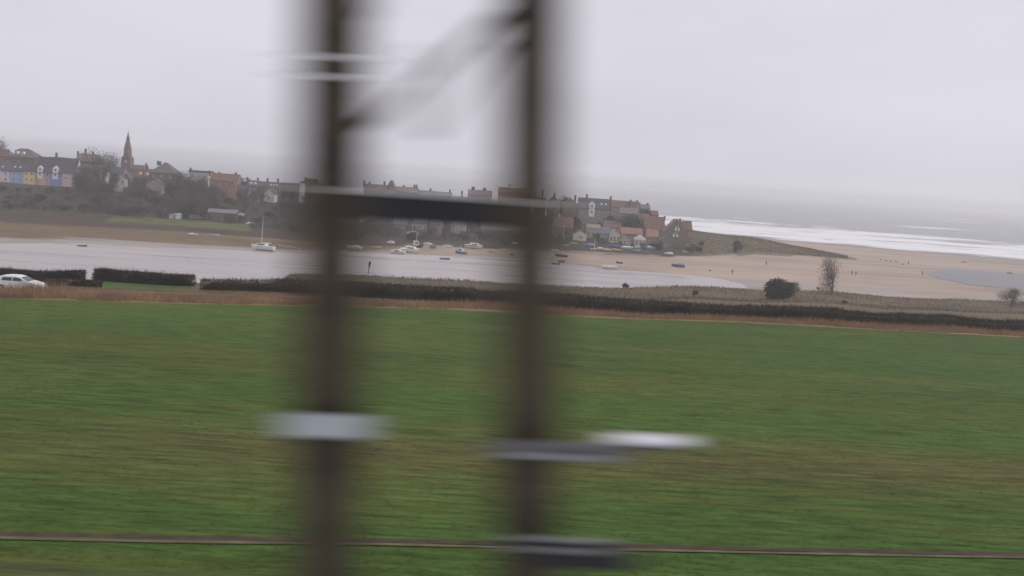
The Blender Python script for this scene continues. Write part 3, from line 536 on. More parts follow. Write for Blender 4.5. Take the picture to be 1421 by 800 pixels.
    for bx, bt, bb, bw in bay:           # tall painted bay: px centre, top, bottom, width in px
        dx = float(A(bx, bb, Y)[0])-X; z1 = float(A(bx, bt, Y)[2])-zg; z0 = float(A(bx, bb, Y)[2])-zg; w2 = bw*Y/F/2; m_ = MB(); m_.add([(dx-w2, -.35, z0), (dx+w2, -.35, z0), (dx+w2, -.35, z1-w2*.9), (dx, -.35, z1), (dx-w2, -.35, z1-w2*.9), (dx-w2, 3, z0), (dx+w2, 3, z0), (dx+w2, 3, z1-w2*.9), (dx, 3, z1), (dx-w2, 3, z1-w2*.9)],
               [(0, 1, 2, 3, 4), (1, 6, 7, 2), (2, 7, 8, 3), (3, 8, 9, 4), (4, 9, 5, 0), (0, 5, 6, 1)])
        bo = m_.build('bay', M(WHITE), root); hh_ = z1-z0; window(bo, dx, -.36, z0+hh_*.68, 1.0, 1.4); window(bo, dx, -.36, z0+hh_*.32, 1.0, 1.4)
    if barge:
        bb_ = MB()
        if o == 'g':
            for s_ in (-1, 1): bb_.beam((s_*(h2+.25), -ov-.06, e-.1), (0, -ov-.06, r+.12), .08, .38, (0, -1, 0))
        bb_.build('bargeboard', WF, root)
    return root
# painted terrace at the far left
house('brick-red house with dark roof at the very left edge of the village', -14, 7, 207, 217, 226, 548, BRICK, DKTILE, 'e', [(-2, 203)], (3, 1))
house('big gabled house with mansard roof rising behind the painted terrace', 4, 48, 206, 218, 236, 536, STONE2, (.14, .11, .115), 'h', (), (3, 1), 12, dorm=(15, 22, 30))
TG = 'painted terrace cottages on the left'
house('pale pink painted cottage at the left end of the painted terrace', -10, 13.5, 226, 237, 253, 520, (.70, .60, .62), SLATE, 'e', (), (2, 2), group=TG, dorm=(), sky_=[(4, 233)], door=False)
house('light blue painted cottage in the painted terrace', 14, 32, 226.5, 238, 254, 520, (.33, .47, .68), SLATE, 'e', (), (2, 2), group=TG, sky_=[(21, 233), (28, 233)], door=False)
house('yellow painted cottage between the light blue and the orange ones', 32.3, 48, 226, 238, 254, 520, (.72, .60, .28), SLATE, 'e', [(46, 221)], (2, 2), group=TG, door=False)
house('narrow orange painted cottage beside the yellow one', 48.3, 54, 218, 238.5, 254.5, 520, (.62, .27, .14), SLATE, 'e', (), (1, 1), group=TG, door=False)
house('pinkish cottage with a tall white bay next to the orange cottage', 54.3, 62, 218, 239, 255, 520, (.62, .42, .42), SLATE, 'e', (), (0, 0), group=TG, bay=[(55.8, 230, 248, 7)], door=False)
house('rose pink cottage between the two tall white bays', 62.3, 69, 218, 239.5, 255, 520, (.58, .33, .36), SLATE, 'e', (), (1, 2), group=TG, door=False)
house('deep blue cottage with a tall white bay rising into its roof', 69.3, 86, 218.5, 240, 256, 520, (.23, .30, .58), SLATE, 'e', [(78, 212)], (0, 0), group=TG, bay=[(77, 230.5, 249, 7.5)], door=False)
house('pale pink cottage with two windows at the right end of the painted terrace', 86.3, 105, 220, 240, 257, 520, (.66, .50, .50), SLATE, 'e', (), (2, 1), group=TG, door=False)
house('brown house with tall chimneys between the terrace and the round tree', 104, 131, 214, 224, 240, 548, (.20, .15, .15), (.19, .14, .14), 'e', [(108, 210), (118.5, 206.5), (129, 210)], (3, 1), 10)
house('long low slate-roofed building right of the painted terrace', 107, 140, 229, 235, 248, 522, (.25, .19, .17), SLATE2, 'e', (), (4, 1), door=False)
house('small white cottage left of the red gable near the church', 139, 147, 234, 238, 246, 516, WHITE, SLATE, 'g', (), (1, 1), 5, door=False)
house('long slate-roofed hall with a red gable in front of the church', 144, 170, 232, 241.5, 253, 524, (.32, .20, .17), SLATE, 'e', (), (3, 1), door=False)
house('white gabled cottage below the church', 158, 174, 242, 248, 258, 505, (.62, .60, .58), SLATE2, 'g', (), (2, 1), 7, door=False)
house('brick cottage with white bargeboards just under the church tower', 170, 181, 240, 248, 259, 508, (.22, .15, .13), SLATE, 'g', (), (1, 1), 7, barge=True, door=False)
house('red-tiled house with white dormers right of the church', 182, 208, 234.5, 247, 262, 518, (.30, .25, .22), TILE, 'e', [(204, 230.5)], (3, 1), 9, dorm=(193, 203), door=False)
house('large grey stone villa with three chimney stacks', 207, 241, 226, 240, 264, 512, STONE2, (.13, .12, .12), 'h', [(219, 223.5), (222, 224), (229, 226), (233, 228)], (3, 2), 12)
house('pink rendered cottage with a gable below the stone villa', 203, 224, 249, 256, 267, 496, (.38, .28, .26), SLATE2, 'g', (), (2, 1), 7, door=False)
house('flat-roofed house with white upper floor behind the big dark bare tree', 262, 289, 237, 239.5, 252, 536, (.50, .50, .50), (.09, .09, .09), 'f', [(264.5, 233)], (3, 1), 9, door=False)
house('long red-tiled house with chimneys at both ends', 290, 328, 241.5, 251, 276, 522, (.28, .18, .15), TILE2, 'e', [(291, 237), (304, 239), (327, 239.5)], (4, 2), 10)
house('orange brick gable end with one white window', 316, 327, 254, 260, 277, 510, (.40, .22, .15), DKTILE, 'g', (), (1, 1), 6, door=False)
house('dark slate-roofed block behind the brick gable', 328, 343, 248, 254, 266, 530, (.2, .2, .2), SLATE, 'e', [(343, 246)], (2, 1), dorm=(331, 338), door=False)
house('slate-roofed house with little white dormers right of the dark block', 343, 358, 251, 259, 270, 526, (.24, .2, .18), SLATE2, 'e', [(357.5, 247)], (2, 1), dorm=(347, 353), door=False)
house('slate terrace house between two thin chimneys', 358.5, 372, 252.5, 259, 272, 526, (.22, .19, .17), SLATE, 'e', [(371, 247.5)], (2, 1), door=False)
house('slate terrace house with a row of white roof windows', 372.5, 387, 253.5, 261, 273, 526, (.22, .19, .17), SLATE2, 'e', [(385.5, 248)], (2, 1), sky_=[(376, 258), (380, 258), (384, 258)], door=False)
house('long plain slate roof left of the thin white end wall', 387.5, 415, 254.5, 262, 276, 526, (.25, .22, .2), SLATE2, 'e', (), (4, 1), door=False)
house('thin white rendered gable end between slate roofs', 415.5, 419.5, 252, 254, 270, 520, WHITE, SLATE, 'g', (), (0, 0), 7, door=False)
house('brown roofed house right of the thin white end wall', 420, 438, 248.5, 257, 272, 526, (.24, .18, .15), BROWN, 'e', [(424, 246)], (2, 1), door=False)
house('lower brown roofed house left of the mast', 438.5, 451, 256, 261, 275, 524, (.24, .18, .15), (.15, .12, .11), 'e', (), (2, 1), door=False)
house('dark slate house with red brick gable front on the slope', 327, 343, 258, 271, 288, 498, (.28, .17, .14), SLATE, 'e', (), (3, 1), 8)
house('red brick gabled cottage above the white boats in the garden', 344, 357, 266, 275, 290, 492, (.30, .14, .11), SLATE, 'g', (), (2, 2), 8)
house('cottage with a white gable half hidden by trees', 366, 380, 262, 269, 282, 500, (.62, .6, .57), DKTILE, 'g', (), (1, 1), 7, door=False)
house('pale shed-like cottage among trees below the red-tiled house', 271, 281, 266, 272, 284, 488, (.45, .44, .42), SLATE2, 'g', (), (1, 1), 6, door=False)
# roofs behind the crossbeam
house('brown stone terrace house with tall chimney at the left end above the crossbeam', 504, 522, 256, 263, 280, 530, STONE, (.21, .16, .13), 'e', [(505, 250.5), (512.5, 252.5)], (3, 1))
house('brown terrace house with a chimney at its right end above the crossbeam', 522.5, 536, 257, 264, 280, 530, STONE, (.23, .17, .14), 'e', [(533, 252)], (2, 1))
house('narrow gable projecting above the brown terrace roofs', 536.5, 546, 250.5, 260, 280, 528, (.24, .18, .15), (.22, .16, .13), 'g', (), (1, 1), 7, door=False)
house('grey-roofed terrace house right of the narrow gable', 546.5, 561, 259.5, 265, 282, 530, STONE, (.19, .18, .17), 'e', [(560, 257)], (2, 1))
house('terrace house at the right end of the brown terrace with twin stacks', 561.5, 578, 260.5, 267, 284, 530, STONE, (.21, .17, .16), 'e', [(574.5, 256.5), (577.5, 256.5)], (3, 1))
house('lower slate house with surf showing over its ridge', 578.5, 600, 265, 271, 286, 532, (.26, .24, .23), (.17, .165, .165), 'e', [(597, 261.5)], (3, 1))
house('lower slate house with a chimney at its right end above the crossbeam', 600.5, 625, 267, 272, 288, 532, (.26, .24, .23), (.18, .17, .165), 'e', [(624, 263.5)], (3, 1))
house('low brown roof between the slate houses and the twin-stack house', 626, 647, 273.5, 278, 290, 528, (.26, .2, .18), (.19, .16, .15), 'e', [(640.5, 265)], (2, 1))
house('brown house with two broad chimney stacks above the crossbeam', 648, 681, 264.5, 271, 290, 524, (.25, .16, .14), (.19, .14, .14), 'e', [(655, 259.5), (657, 259.5), (671, 261), (673, 261)], (4, 1), 9)
hb_ = house('large reddish building with a small open cupola on its ridge', 690, 729, 261.5, 268, 292, 526, (.27, .16, .12), (.20, .12, .09), 'e', [(722, 262)], (5, 2), 10)
house('lower red building attached right of the cupola building', 729.5, 737, 270, 274, 290, 522, (.27, .16, .12), DKTILE, 'e', (), (1, 1), 8, door=False)
house('small brick house with a broad stack right of the mast post', 740, 757, 275, 279, 294, 520, BRICK, DKTILE, 'e', [(742, 269), (752, 263)], (2, 1), door=False)
house('stone gabled house with a tall chimney above the cottages', 758, 776, 273, 281, 300, 514, (.27, .23, .17), (.2, .17, .14), 'g', [(769, 268)], (2, 1), door=False)
house('brown house with a pale gable edge beside the long slate house', 780, 801, 276, 284, 304, 512, (.25, .18, .15), DKTILE, 'g', [(798, 271)], (2, 1), door=False, barge=True)
house('long slate house with a white gabled dormer bay above the cottages', 801.5, 847, 276, 290, 306, 508, (.27, .23, .22), SLATE, 'e', [(813, 269.5), (846.5, 272.5)], (4, 1), 10, sky_=[(835, 281), (841, 281)], bay=[(820.5, 279.5, 301, 8)], door=False)
house('orange-roofed house right of the long slate house', 847.5, 873, 279, 288, 304, 508, (.3, .25, .21), (.175, .10, .075), 'e', (), (3, 1), 9, door=False)
house('square brown stone house like a tower above the dinghies', 873, 887, 279.5, 281, 306, 506, (.26, .2, .165), (.2, .14, .11), 'h', [(875, 277.5), (884, 278)], (2, 2), 7, door=False)
house('green-grey rendered house beside the brown tower-like house', 888, 901, 284.5, 290, 306, 512, (.24, .23, .17), (.18, .15, .13), 'e', [(898, 282)], (1, 1), 7, door=False)
house('small red-roofed house at the ridge end next to the surf', 900, 913, 293, 299, 308, 512, BRICK, (.2, .095, .07), 'e', (), (2, 1), 7, door=False)
house('tall grey house with rows of white windows above the dinghy park', 859, 884, 289, 297, 320, 488, (.24, .23, .235), (.2, .17, .17), 'e', (), (4, 2), 8, ww=1.2, wh=1.6, door=False)
house('orange-tiled house climbing the slope left of the end house', 884, 900, 297, 306, 322, 492, (.3, .24, .2), TILE2, 'e', (), (2, 1), 8, door=False)
house('broad terracotta-roofed house behind the white-edged gable cottage', 893, 921, 301, 318, 341, 474, (.3, .19, .13), (.17, .098, .072), 'e', [(921, 300)], (4, 2), 12)
house('tall dark stone end house with white bay windows', 921, 950, 305, 321, 348, 456, (.17, .155, .14), (.25, .15, .115), 'g', [(940, 304), (944, 303.5)], (0, 0), 8, bay=[(939.5, 314, 321, 6), (937, 323, 329, 8)], door=False)
house('brick wing with orange roof at the seaward end of the houses', 945, 958, 307, 319, 348, 462, (.26, .16, .13), (.175, .10, .075), 'e', (), (2, 2), 8, door=False)
house('small dark gabled cottage with white bargeboards on the shore', 914, 933, 325, 334, 348, 446, (.19, .175, .16), SLATE, 'g', (), (1, 1), 7, barge=True, door=False)
house('small white gabled cottage with a pair of dark windows on the shore', 795, 813.5, 320, 326, 335.5, 448, (.74, .66, .6), (.22, .14, .11), 'g', (), (0, 0), 8, door=False, name='cottage')
h_ = bpy.context.scene.collection.objects[-1]
house('brown-roofed cottage left of the small white gabled cottage', 766, 794, 302, 316, 338, 454, (.24, .18, .15), (.2, .13, .105), 'e', (), (3, 1), 10, door=False)
house('cream two-storey house behind the small white gabled cottage', 813, 832, 312, 317, 334, 462, (.42, .37, .32), (.28, .22, .19), 'e', (), (3, 1), 7, door=False, ww=1.2)
house('red-roofed house behind the slate cottage with the glazed porch', 837, 861, 307, 316, 330, 474, (.36, .28, .24), (.19, .105, .08), 'e', [(838, 302)], (3, 1), 8, door=False)
house('slate-roofed cottage above the dinghies with a pink wall', 833, 846, 316, 325, 340, 452, (.44, .33, .31), (.14, .16, .2), 'e', (), (2, 1), 7, door=False)
house('cream gabled porch house with tall dark glazing', 845.5, 859, 319, 325, 340, 448, (.6, .53, .47), (.3, .25, .22), 'g', (), (3, 1), 7, ww=1.0, wh=2.4, door=False, barge=True)
house('cream gabled cottage with a red roof right of the glazed porch', 860, 873, 325, 332, 342, 449, (.46, .37, .3), (.28, .15, .11), 'g', (), (1, 1), 8, door=False)
house('dark red-roofed range behind the cream gabled cottage', 861, 891, 317, 325, 338, 460, (.3, .2, .16), (.3, .16, .12), 'e', (), (4, 1), 8, door=False)
house('pale grey conservatory-like building on the shore', 880, 896, 326, 333, 344, 448, (.45, .45, .43), (.4, .42, .42), 'h', (), (3, 1), 6, door=False)
house('orange brick cottage left of the white-edged gable', 896.5, 913, 319, 329, 346, 452, (.38, .23, .15), (.3, .17, .13), 'e', (), (2, 1), 8)
# houses seen under the crossbeam, among trees
house('teal-roofed boathouse under the crossbeam', 485, 521, 296, 301, 311, 436, (.32, .32, .3), (.22, .30, .31), 'e', (), (4, 1), 8, door=False)
house('lilac-grey rendered house under the crossbeam', 573, 592, 303, 310, 323, 430, (.3, .28, .31), SLATE2, 'e', (), (3, 1), 8)
house('house with pale windows beneath the right part of the crossbeam', 624, 645, 303, 311, 327, 436, (.33, .31, .31), SLATE, 'g', (), (2, 2), 8)
bh = house('shore building with a long pale balcony rail', 666, 722, 304, 311, 330, 442, (.2, .19, .185), (.15, .14, .14), 'e', (), (7, 1), 9, door=False)
house('brown gabled house behind the right mast post', 724, 742, 300, 308, 328, 446, (.28, .19, .15), DKTILE, 'g', (), (2, 1), 8)
house('brick house on the slope between the two mast posts', 596, 612, 305, 312, 326, 429, (.3, .2, .17), BROWN, 'e', [(598, 303)], (2, 1), 8)
house('slate cottage on the slope left of the lilac-grey house', 545, 562, 305, 312, 324, 426, (.24, .23, .24), SLATE, 'e', (), (2, 1), 8)
# special details on houses
def find(lbl): return [o for o in C.objects if o.get('label', '').startswith(lbl)][0]
h_ = find('small white gabled cottage'); base = h_.location; p = A(804, 329, 448)
for dx in (-.55, .45): window(h_, dx+.4, -.01, float(p[2])-base.z-.2, .7, 1.5)
p = A(707, 261.5, 531); q = MB(); zc = float(p[2])-hb_.location.z; xc = float(p[0])-hb_.location.x
for s1 in (-.7, .7):
    for s2 in (4.3, 5.7): q.box(xc+s1-.1, xc+s1+.1, s2-.1, s2+.1, zc-.8, zc+1.1)
q.add([(xc-.95, 4.05, zc+1.1), (xc+.95, 4.05, zc+1.1), (xc+.95, 5.95, zc+1.1), (xc-.95, 5.95, zc+1.1), (xc, 5, zc+2.3)], [(0, 1, 4), (1, 2, 4), (2, 3, 4), (3, 0, 4), (3, 2, 1, 0)]); q.build('cupola', M((.3, .12, .08)), hb_)
bz = float(A(690, 316, 441)[2])-bh.location.z; q = MB(); h2 = 56*442/F/2-.3
q.box(-h2, h2, -1.3, 0, bz-1.1, bz-.95); q.box(-h2, h2, -1.34, -1.28, bz+.05, bz+.13)
for i in range(40): q.box(-h2+i*2*h2/39-.05, -h2+i*2*h2/39+.05, -1.33, -1.29, bz-.95, bz+.05)
q.build('balcony', M((.5, .48, .44)), bh)

# church
Yc = 542; pc = A(174.3, 246, Yc); Xc = float(pc[0]); zc = hz1(Xc, Yc)-.5; ch = empty('church', (Xc, Yc, zc), 0, 'stone church with a tall pointed spire above the left of the village', 'church')
zt = float(A(174, 217, Yc)[2])-zc; zs_ = float(A(174.3, 183, Yc)[2])-zc; hw = 5.6*Yc/F/1.0/1.0
stn = M((.20, .17, .14)); tb = MB(); tb.box(-hw, hw, 0, 2*hw, 0, zt)
for sx_ in (-1, 1):
    for sy_ in (0, 2*hw): tb.beam((sx_*hw, sy_, 0), (sx_*hw, sy_, zt*.96), .6, .6)
tb.build('tower', stn, ch)
sp = MB(); ring = lambda r_, z_: [(r_*math.cos(math.pi/8+k*math.pi/4), hw+r_*math.sin(math.pi/8+k*math.pi/4), z_) for k in range(8)]
lv = [(hw*1.02, zt), (hw*.86, zt+.27*(zs_-zt)), (hw*.95, zt+.275*(zs_-zt)), (hw*.42, zt+.66*(zs_-zt)), (hw*.48, zt+.665*(zs_-zt)), (.06, zs_)]
V = []; [V.extend(ring(a_, b_)) for a_, b_ in lv]
sp.add(V, [(k*8+i, k*8+(i+1) % 8, k*8+8+(i+1) % 8, k*8+8+i) for k in range(5) for i in range(8)]+[tuple(range(40, 48)), tuple(range(7, -1, -1))]); spo = sp.build('spire', M((.185, .16, .13)), ch)
for k_, (a_, b_) in enumerate(((.12, 1.0), (.5, .7))): 
    zz = zt+a_*(zs_-zt); lu = MB(); r_ = hw*(1.0-a_*.95); lu.add([(-.5*b_, hw-r_-.35, zz), (.5*b_, hw-r_-.35, zz), (.5*b_, hw-r_-.35, zz+1.4*b_), (0, hw-r_-.35, zz+2.2*b_), (-.5*b_, hw-r_-.35, zz+1.4*b_), (-.5*b_, hw, zz), (.5*b_, hw, zz), (.5*b_, hw, zz+1.4*b_), (0, hw, zz+2.2*b_), (-.5*b_, hw, zz+1.4*b_)], [(0, 1, 2, 3, 4), (1, 6, 7, 2), (2, 7, 8, 3), (3, 8, 9, 4), (4, 9, 5, 0)]); lu.build('lucarne', stn, spo)
MB().bar((0, hw, zs_-.2), (0, hw, zs_+1.2), .07).build('finial', stn, spo)
zk = float(A(173.5, 224, Yc)[2])-zc; MB().bar((0, -.12, zk), (0, .05, zk), .75, .75, 20).build('clock_face', M((.6, .42, .34), 'paint'), ch)
for s_ in (-.9, .9): 
    wb = MB(); wb.box(s_-.35, s_+.35, -.06, .05, zt-2.6, zt-.6); wb.build('belfry_louvre', M((.05, .05, .05), 'paint'), ch)
n0, n1_ = float(A(180, 240, Yc)[0])-Xc, float(A(197, 240, Yc)[0])-Xc; ez = float(A(188, 236, Yc)[2])-zc; rz_ = float(A(188, 229.5, Yc+6)[2])-zc
nb = MB(); nb.add([(n0, 1, 0), (n1_, 1, 0), (n1_, 11, 0), (n0, 11, 0), (n0, 1, ez), (n1_, 1, ez), (n1_, 11, ez), (n0, 11, ez), (n0, 6, rz_), (n1_, 6, rz_)], [(0, 1, 5, 4), (2, 3, 7, 6), (1, 2, 6, 9, 5), (3, 0, 4, 8, 7), (4, 5, 9, 8), (6, 7, 8, 9)]); nb.build('nave', stn, ch)
rb = MB(); roof_slab(rb, (n0, .7, ez-.2), (n1_+.2, .7, ez-.2), (n1_+.2, 6, rz_+.02), (n0, 6, rz_+.02)); roof_slab(rb, (n0, 11.3, ez-.2), (n1_+.2, 11.3, ez-.2), (n1_+.2, 6, rz_+.025), (n0, 6, rz_+.025)); nr_o = rb.build('roof', M((.15, .13, .12), 'roof'), ch)
MB().box(n1_-.4, n1_+.4, 5.6, 6.4, rz_-1, rz_+1.4).build('chimney', CHM, nr_o)
for i in range(3): window(ch, n0+(n1_-n0)*(i+.6)/3.2, .98, ez-1.8, 1.0, 2.0)

# sheds and a wall on the left shore
def shed(label, px, py, wpx, hpx, wall, roof, o='e', Y=None, name='shed'):
    x, y, z = hit(px, py); Wd = wpx*y/F; H = hpx*y/F; r_ = empty(name, (x, y, z-.1), 0, label, 'shed'); h2 = Wd/2; mb = MB(); mb.box(-h2, h2, 0, 3, 0, H*.75); mb.build('wall', M(wall), r_)
    rb = MB(); roof_slab(rb, (-h2-.15, -.2, H*.72), (h2+.15, -.2, H*.72), (h2+.15, 1.5, H), (-h2-.15, 1.5, H), .1); roof_slab(rb, (-h2-.15, 3.2, H*.72), (h2+.15, 3.2, H*.72), (h2+.15, 1.5, H+.003), (-h2-.15, 1.5, H+.003), .1); rb.build('roof', M(roof, 'roof'), r_)
    MB().box(-.4, .4, -.04, .03, .05, min(1.8, H*.65)).build('door', M((.2, .2, .2), 'paint'), r_)
shed('small white shed on the green bank at the left', 242, 304, 15, 8, WHITE, (.6, .6, .6))
shed('low green-roofed shed right of the white shed', 274, 305, 24, 7, (.25, .24, .22), (.22, .3, .24))
shed('long lilac-roofed boat shed at the foot of the trees', 308, 308, 40, 17, (.16, .13, .12), (.24, .24, .27))
def wall_px(label, pts, h_, th, colr, name='stone_wall'):
    q = [hit(*p_) for p_ in pts]; x0, y0, z0 = q[0]; mb = MB()
    for a_, b_ in zip(q[:-1], q[1:]): mb.beam((a_[0]-x0, a_[1]-y0, a_[2]-z0+h_/2-.3), (b_[0]-x0, b_[1]-y0, b_[2]-z0+h_/2-.3), th, h_)
    return tag(mb.build(name, M(colr), None, loc=(x0, y0, z0)), label, 'wall')
wall_px('low stone sea wall along the shore below the dinghies', [(770, 350.5), (800, 351.5), (830, 352.5), (870, 355), (915, 357)], .9, .6, (.42, .37, .33), 'sea_wall')
wall_px('short brick garden wall at the foot of the left slope', [(196, 306.5), (212, 307.5)], 1.1, .3, (.27, .19, .14), 'garden_wall')

# ------------------------------------------------------------------ boats
def hull_mesh(Lh, Bm, H, m, open_=False):
    st = 11; V = []; prof = [(0, 0), (.55, .12), (.88, .5), (1, 1)]
    for i in range(st):
        t_ = i/(st-1); x = (t_-.5)*Lh; w_ = Bm/2*min(1, (1-max(0, (t_-.45)/.55)**2.2)); w_ *= .82+.18*min(1, t_*3); sh = H*(1+.28*t_**2); kl = H*.35*max(0, (t_-.7)/.3)**2
        for s_ in (-1, 1):
            for a_, b_ in (prof if s_ < 0 else prof): V.append((x+(b_*.05*Lh if t_ > .9 else 0), s_*w_*a_, kl+(sh-kl)*b_))
    mb = MB(); f = []
    for i in range(st-1):
        a_ = i*8; b_ = a_+8
        for k in range(3): f.append((a_+k, b_+k, b_+k+1, a_+k+1)); f.append((a_+4+k, a_+5+k, b_+5+k, b_+4+k))
        if open_: pass
        f.append((a_+3, b_+3, b_+7, a_+7))
    f.append((0, 1, 2, 3, 7, 6, 5, 4)); mb.add(V, f); return mb
def boat(label, px, py, Lm, hc, cabin=None, mast=0, rz=0, tilt=0, cover=None, legs=False, stripe=None, name='boat', wheelhouse=False, hit_=None, cat='boat', open_=False):
    Lm *= 1.15; x, y, z = hit(px, py) if hit_ is None else hit_; Bm = Lm*.36; H = Lm*.16+.2; root = empty(name, (x, y, z+(.35 if legs else -.05)), rz, label, cat); root.rotation_euler = (tilt, 0, rz)
    hull_mesh(Lm, Bm, H, None).build('hull', M(hc, 'paint'), root)
    if stripe is not None: MB().box(-Lm*.44, Lm*.2, -Bm/2-.03, Bm/2+.03, H*.8, H*.98).build('rubbing_strake', M(stripe, 'paint'), root)
    if cover is not None:
        mb = MB(); V = []; k = 9
        for i in range(k):
            t_ = i/(k-1); xx = (t_-.5)*Lm*.92; w_ = Bm/2*.96*min(1, (1-max(0, (t_-.45)/.55)**2)); hh = H*(1.0+.55*math.sin(math.pi*min(1, t_*1.15+.08))); V += [(xx, -w_, H*.98), (xx, -w_*.5, hh*.93), (xx, 0, hh), (xx, w_*.5, hh*.93), (xx, w_, H*.98)]
        mb.add(V, [(i*5+j, i*5+5+j, i*5+6+j, i*5+1+j) for i in range(k-1) for j in range(4)]+[(0, 1, 2, 3, 4)]); mb.build('cover', M(cover, 'cloth'), root)
    if cabin is not None:
        hc2 = Lm*(.26 if wheelhouse else .12); x0, x1 = (-.12*Lm, .2*Lm) if wheelhouse else (-.18*Lm, .27*Lm); cb = MB(); b2 = Bm*.34
        cb.add([(x0, -b2, H*.97), (x1+.12*Lm*.6, -b2*.7, H*1.03), (x1+.12*Lm*.6, b2*.7, H*1.03), (x0, b2, H*.97), (x0, -b2*.85, H+hc2), (x1, -b2*.65, H+hc2*.9), (x1, b2*.65, H+hc2*.9), (x0, b2*.85, H+hc2)], [(0, 3, 2, 1), (4, 5, 6, 7), (0, 1, 5, 4), (1, 2, 6, 5), (2, 3, 7, 6), (3, 0, 4, 7)])
        co = cb.build('cabin', M(cabin, 'paint'), root)
        for s_ in (-1, 1):
            MB().box(x0+.1*Lm, x1-.03*Lm, s_*b2*.93-.03, s_*b2*.93+.03, H+hc2*.35, H+hc2*.72).build('cabin_window', GL, co)
    else:
        if cover is None:
            ib = MB()
            for t_ in (-.22, .05): ib.box(t_*Lm-.12, t_*Lm+.12, -Bm*.42, Bm*.42, H*1.0, H*1.05)
            ib.build('thwart', M((.25, .18, .12)), root)
    if mast:
        mo = MB().bar((Lm*.08, 0, H*.8), (Lm*.08, 0, mast), .09, .06, 6).build('mast', M((.75, .75, .74), 'paint'), root)
        if mast > 7: 
            MB().bar((Lm*.08, 0, H+.9), (-Lm*.36, 0, H+1.0), .06).build('boom', M((.7, .7, .7), 'paint'), mo)
            MB().bar((Lm*.08, 0, H+1.02), (-Lm*.34, 0, H+1.13), .15).build('furled_sail', M((.6, .6, .6), 'cloth'), mo)
        MB().bar((Lm*.48, 0, H*1.15), (Lm*.08, 0, mast*.97), .012, .012, 3).build('forestay', M((.4, .4, .4), 'paint'), mo)
    if legs:
        for lx in (-.25, .2):
            for s_ in (-1, 1): MB().box(lx*Lm-.08, lx*Lm+.08, s_*Bm*.42-.08, s_*Bm*.42+.08, -.45, H*.6).build('leg', M((.07, .06, .05), 'paint'), root)
    return root
Wt = (.80, .79, .78); DB = (.06, .08, .16); DK = (.07, .065, .065)
boat('white sailing yacht with a tall bare mast on the mud at the left', 365, 347.5, 6.8, Wt, Wt, 11.2, R(172), R(3), stripe=(.5, .52, .55), name='sailing_boat')
boat('covered white boat propped on dark legs between the mast posts', 492, 348, 4.6, (.68, .66, .64), None, 0, R(175), 0, cover=(.66, .64, .62), legs=True)
boat('tiny flat white tender near the covered boat on legs', 523, 345, 2.6, (.6, .56, .5), None, 0, R(10), 0, name='dinghy')
boat('small white boat tipped over on the brown bank', 543, 339, 3.2, (.78, .76, .75), Wt, 0, R(-30), R(14))
boat('low white launch left of the large white cruiser', 552, 353, 4.6, (.72, .7, .68), Wt, 0, R(175), R(-4), stripe=DB)
boat('large white cabin cruiser lying in the mud in the middle of the boats', 569, 351, 6.6, (.78, .74, .72), (.78, .76, .75), 0, R(-22), R(6))
boat('fishing boat with white wheelhouse, dark hull and short mast', 576, 344, 5.2, DK, Wt, 6.4, R(8), R(2), wheelhouse=True, stripe=Wt, name='fishing_boat')
boat('small white boat with raised outboard behind the dark covered one', 594, 341, 3.0, Wt, Wt, 0, R(190), R(-5))
boat('dark blue-grey covered boat among the white ones', 602, 345, 4.2, (.13, .13, .17), None, 0, R(70), 0, cover=(.14, .14, .18))
boat('small white cuddy boat right of the dark covered boat', 621, 344, 3.0, (.8, .8, .8), Wt, 0, R(185), 0)
boat('small dark rowing boat alone on the wet flat', 617, 361.5, 3.0, (.09, .085, .08), None, 0, R(10), R(5), name='rowing_boat')
boat('blue and white fishing boat with a dark hull at the water line', 640, 353, 4.0, (.12, .2, .27), (.6, .65, .7), 3.4, R(160), 0, wheelhouse=True, name='fishing_boat')
boat('long white boat with a pointed bow and little cabin, bow to the right', 657, 345, 6.2, (.72, .68, .67), Wt, 0, R(-14), R(3), stripe=(.2, .1, .08))
boat('small white cabin boat with a dark waterline right of the long white boat', 682, 351, 3.2, (.75, .73, .7), Wt, 0, R(188), 0, stripe=(.3, .2, .16))
boat('pale cream little boat between two white ones near the right post', 695, 349, 2.4, (.62, .58, .5), (.62, .58, .52), 0, R(30), 0)
boat('white-topped boat with a dark red hull beside the right post', 711, 354.5, 2.8, (.16, .07, .06), (.66, .64, .62), 0, R(75), 0)
boat('white upturned tender on the shingle by the shore building', 715, 339, 2.2, (.7, .69, .67), None, 0, R(5), 0, cover=(.72, .71, .7), name='dinghy')
boat('dull pinkish boat right of the right mast post', 739, 356, 2.8, (.45, .36, .32), (.5, .42, .38), 0, R(100), 0)
boat('grey-white boat just left of the dark blue boat by the sea wall', 769, 350.5, 3.4, (.6, .6, .6), (.65, .65, .65), 0, R(10), 0)
boat('dark navy boat with white rails on the mud by the sea wall', 779, 357, 4.2, (.05, .055, .1), (.66, .67, .7), 0, R(178), 0)
boat('dark flat dinghy just below the navy boat', 779, 364.5, 2.3, DK, None, 0, R(5), 0, name='dinghy')
boat('dark greenish dinghy left on the sand below the sea wall', 771, 368.5, 2.6, (.08, .1, .07), None, 0, R(172), 0, name='dinghy')
boat('long white rowing boat lying on the open sand', 846, 374, 4.6, (.74, .69, .66), None, 0, R(3), R(4), name='rowing_boat')
boat('small dark dinghy on the sand above the long white rowing boat', 859.5, 366, 2.2, DK, None, 0, R(175), 0, name='dinghy')
boat('blue-covered boat alone on the sand right of the houses', 941, 371, 4.2, (.1, .13, .2), None, 0, R(176), 0, cover=(.15, .24, .42))
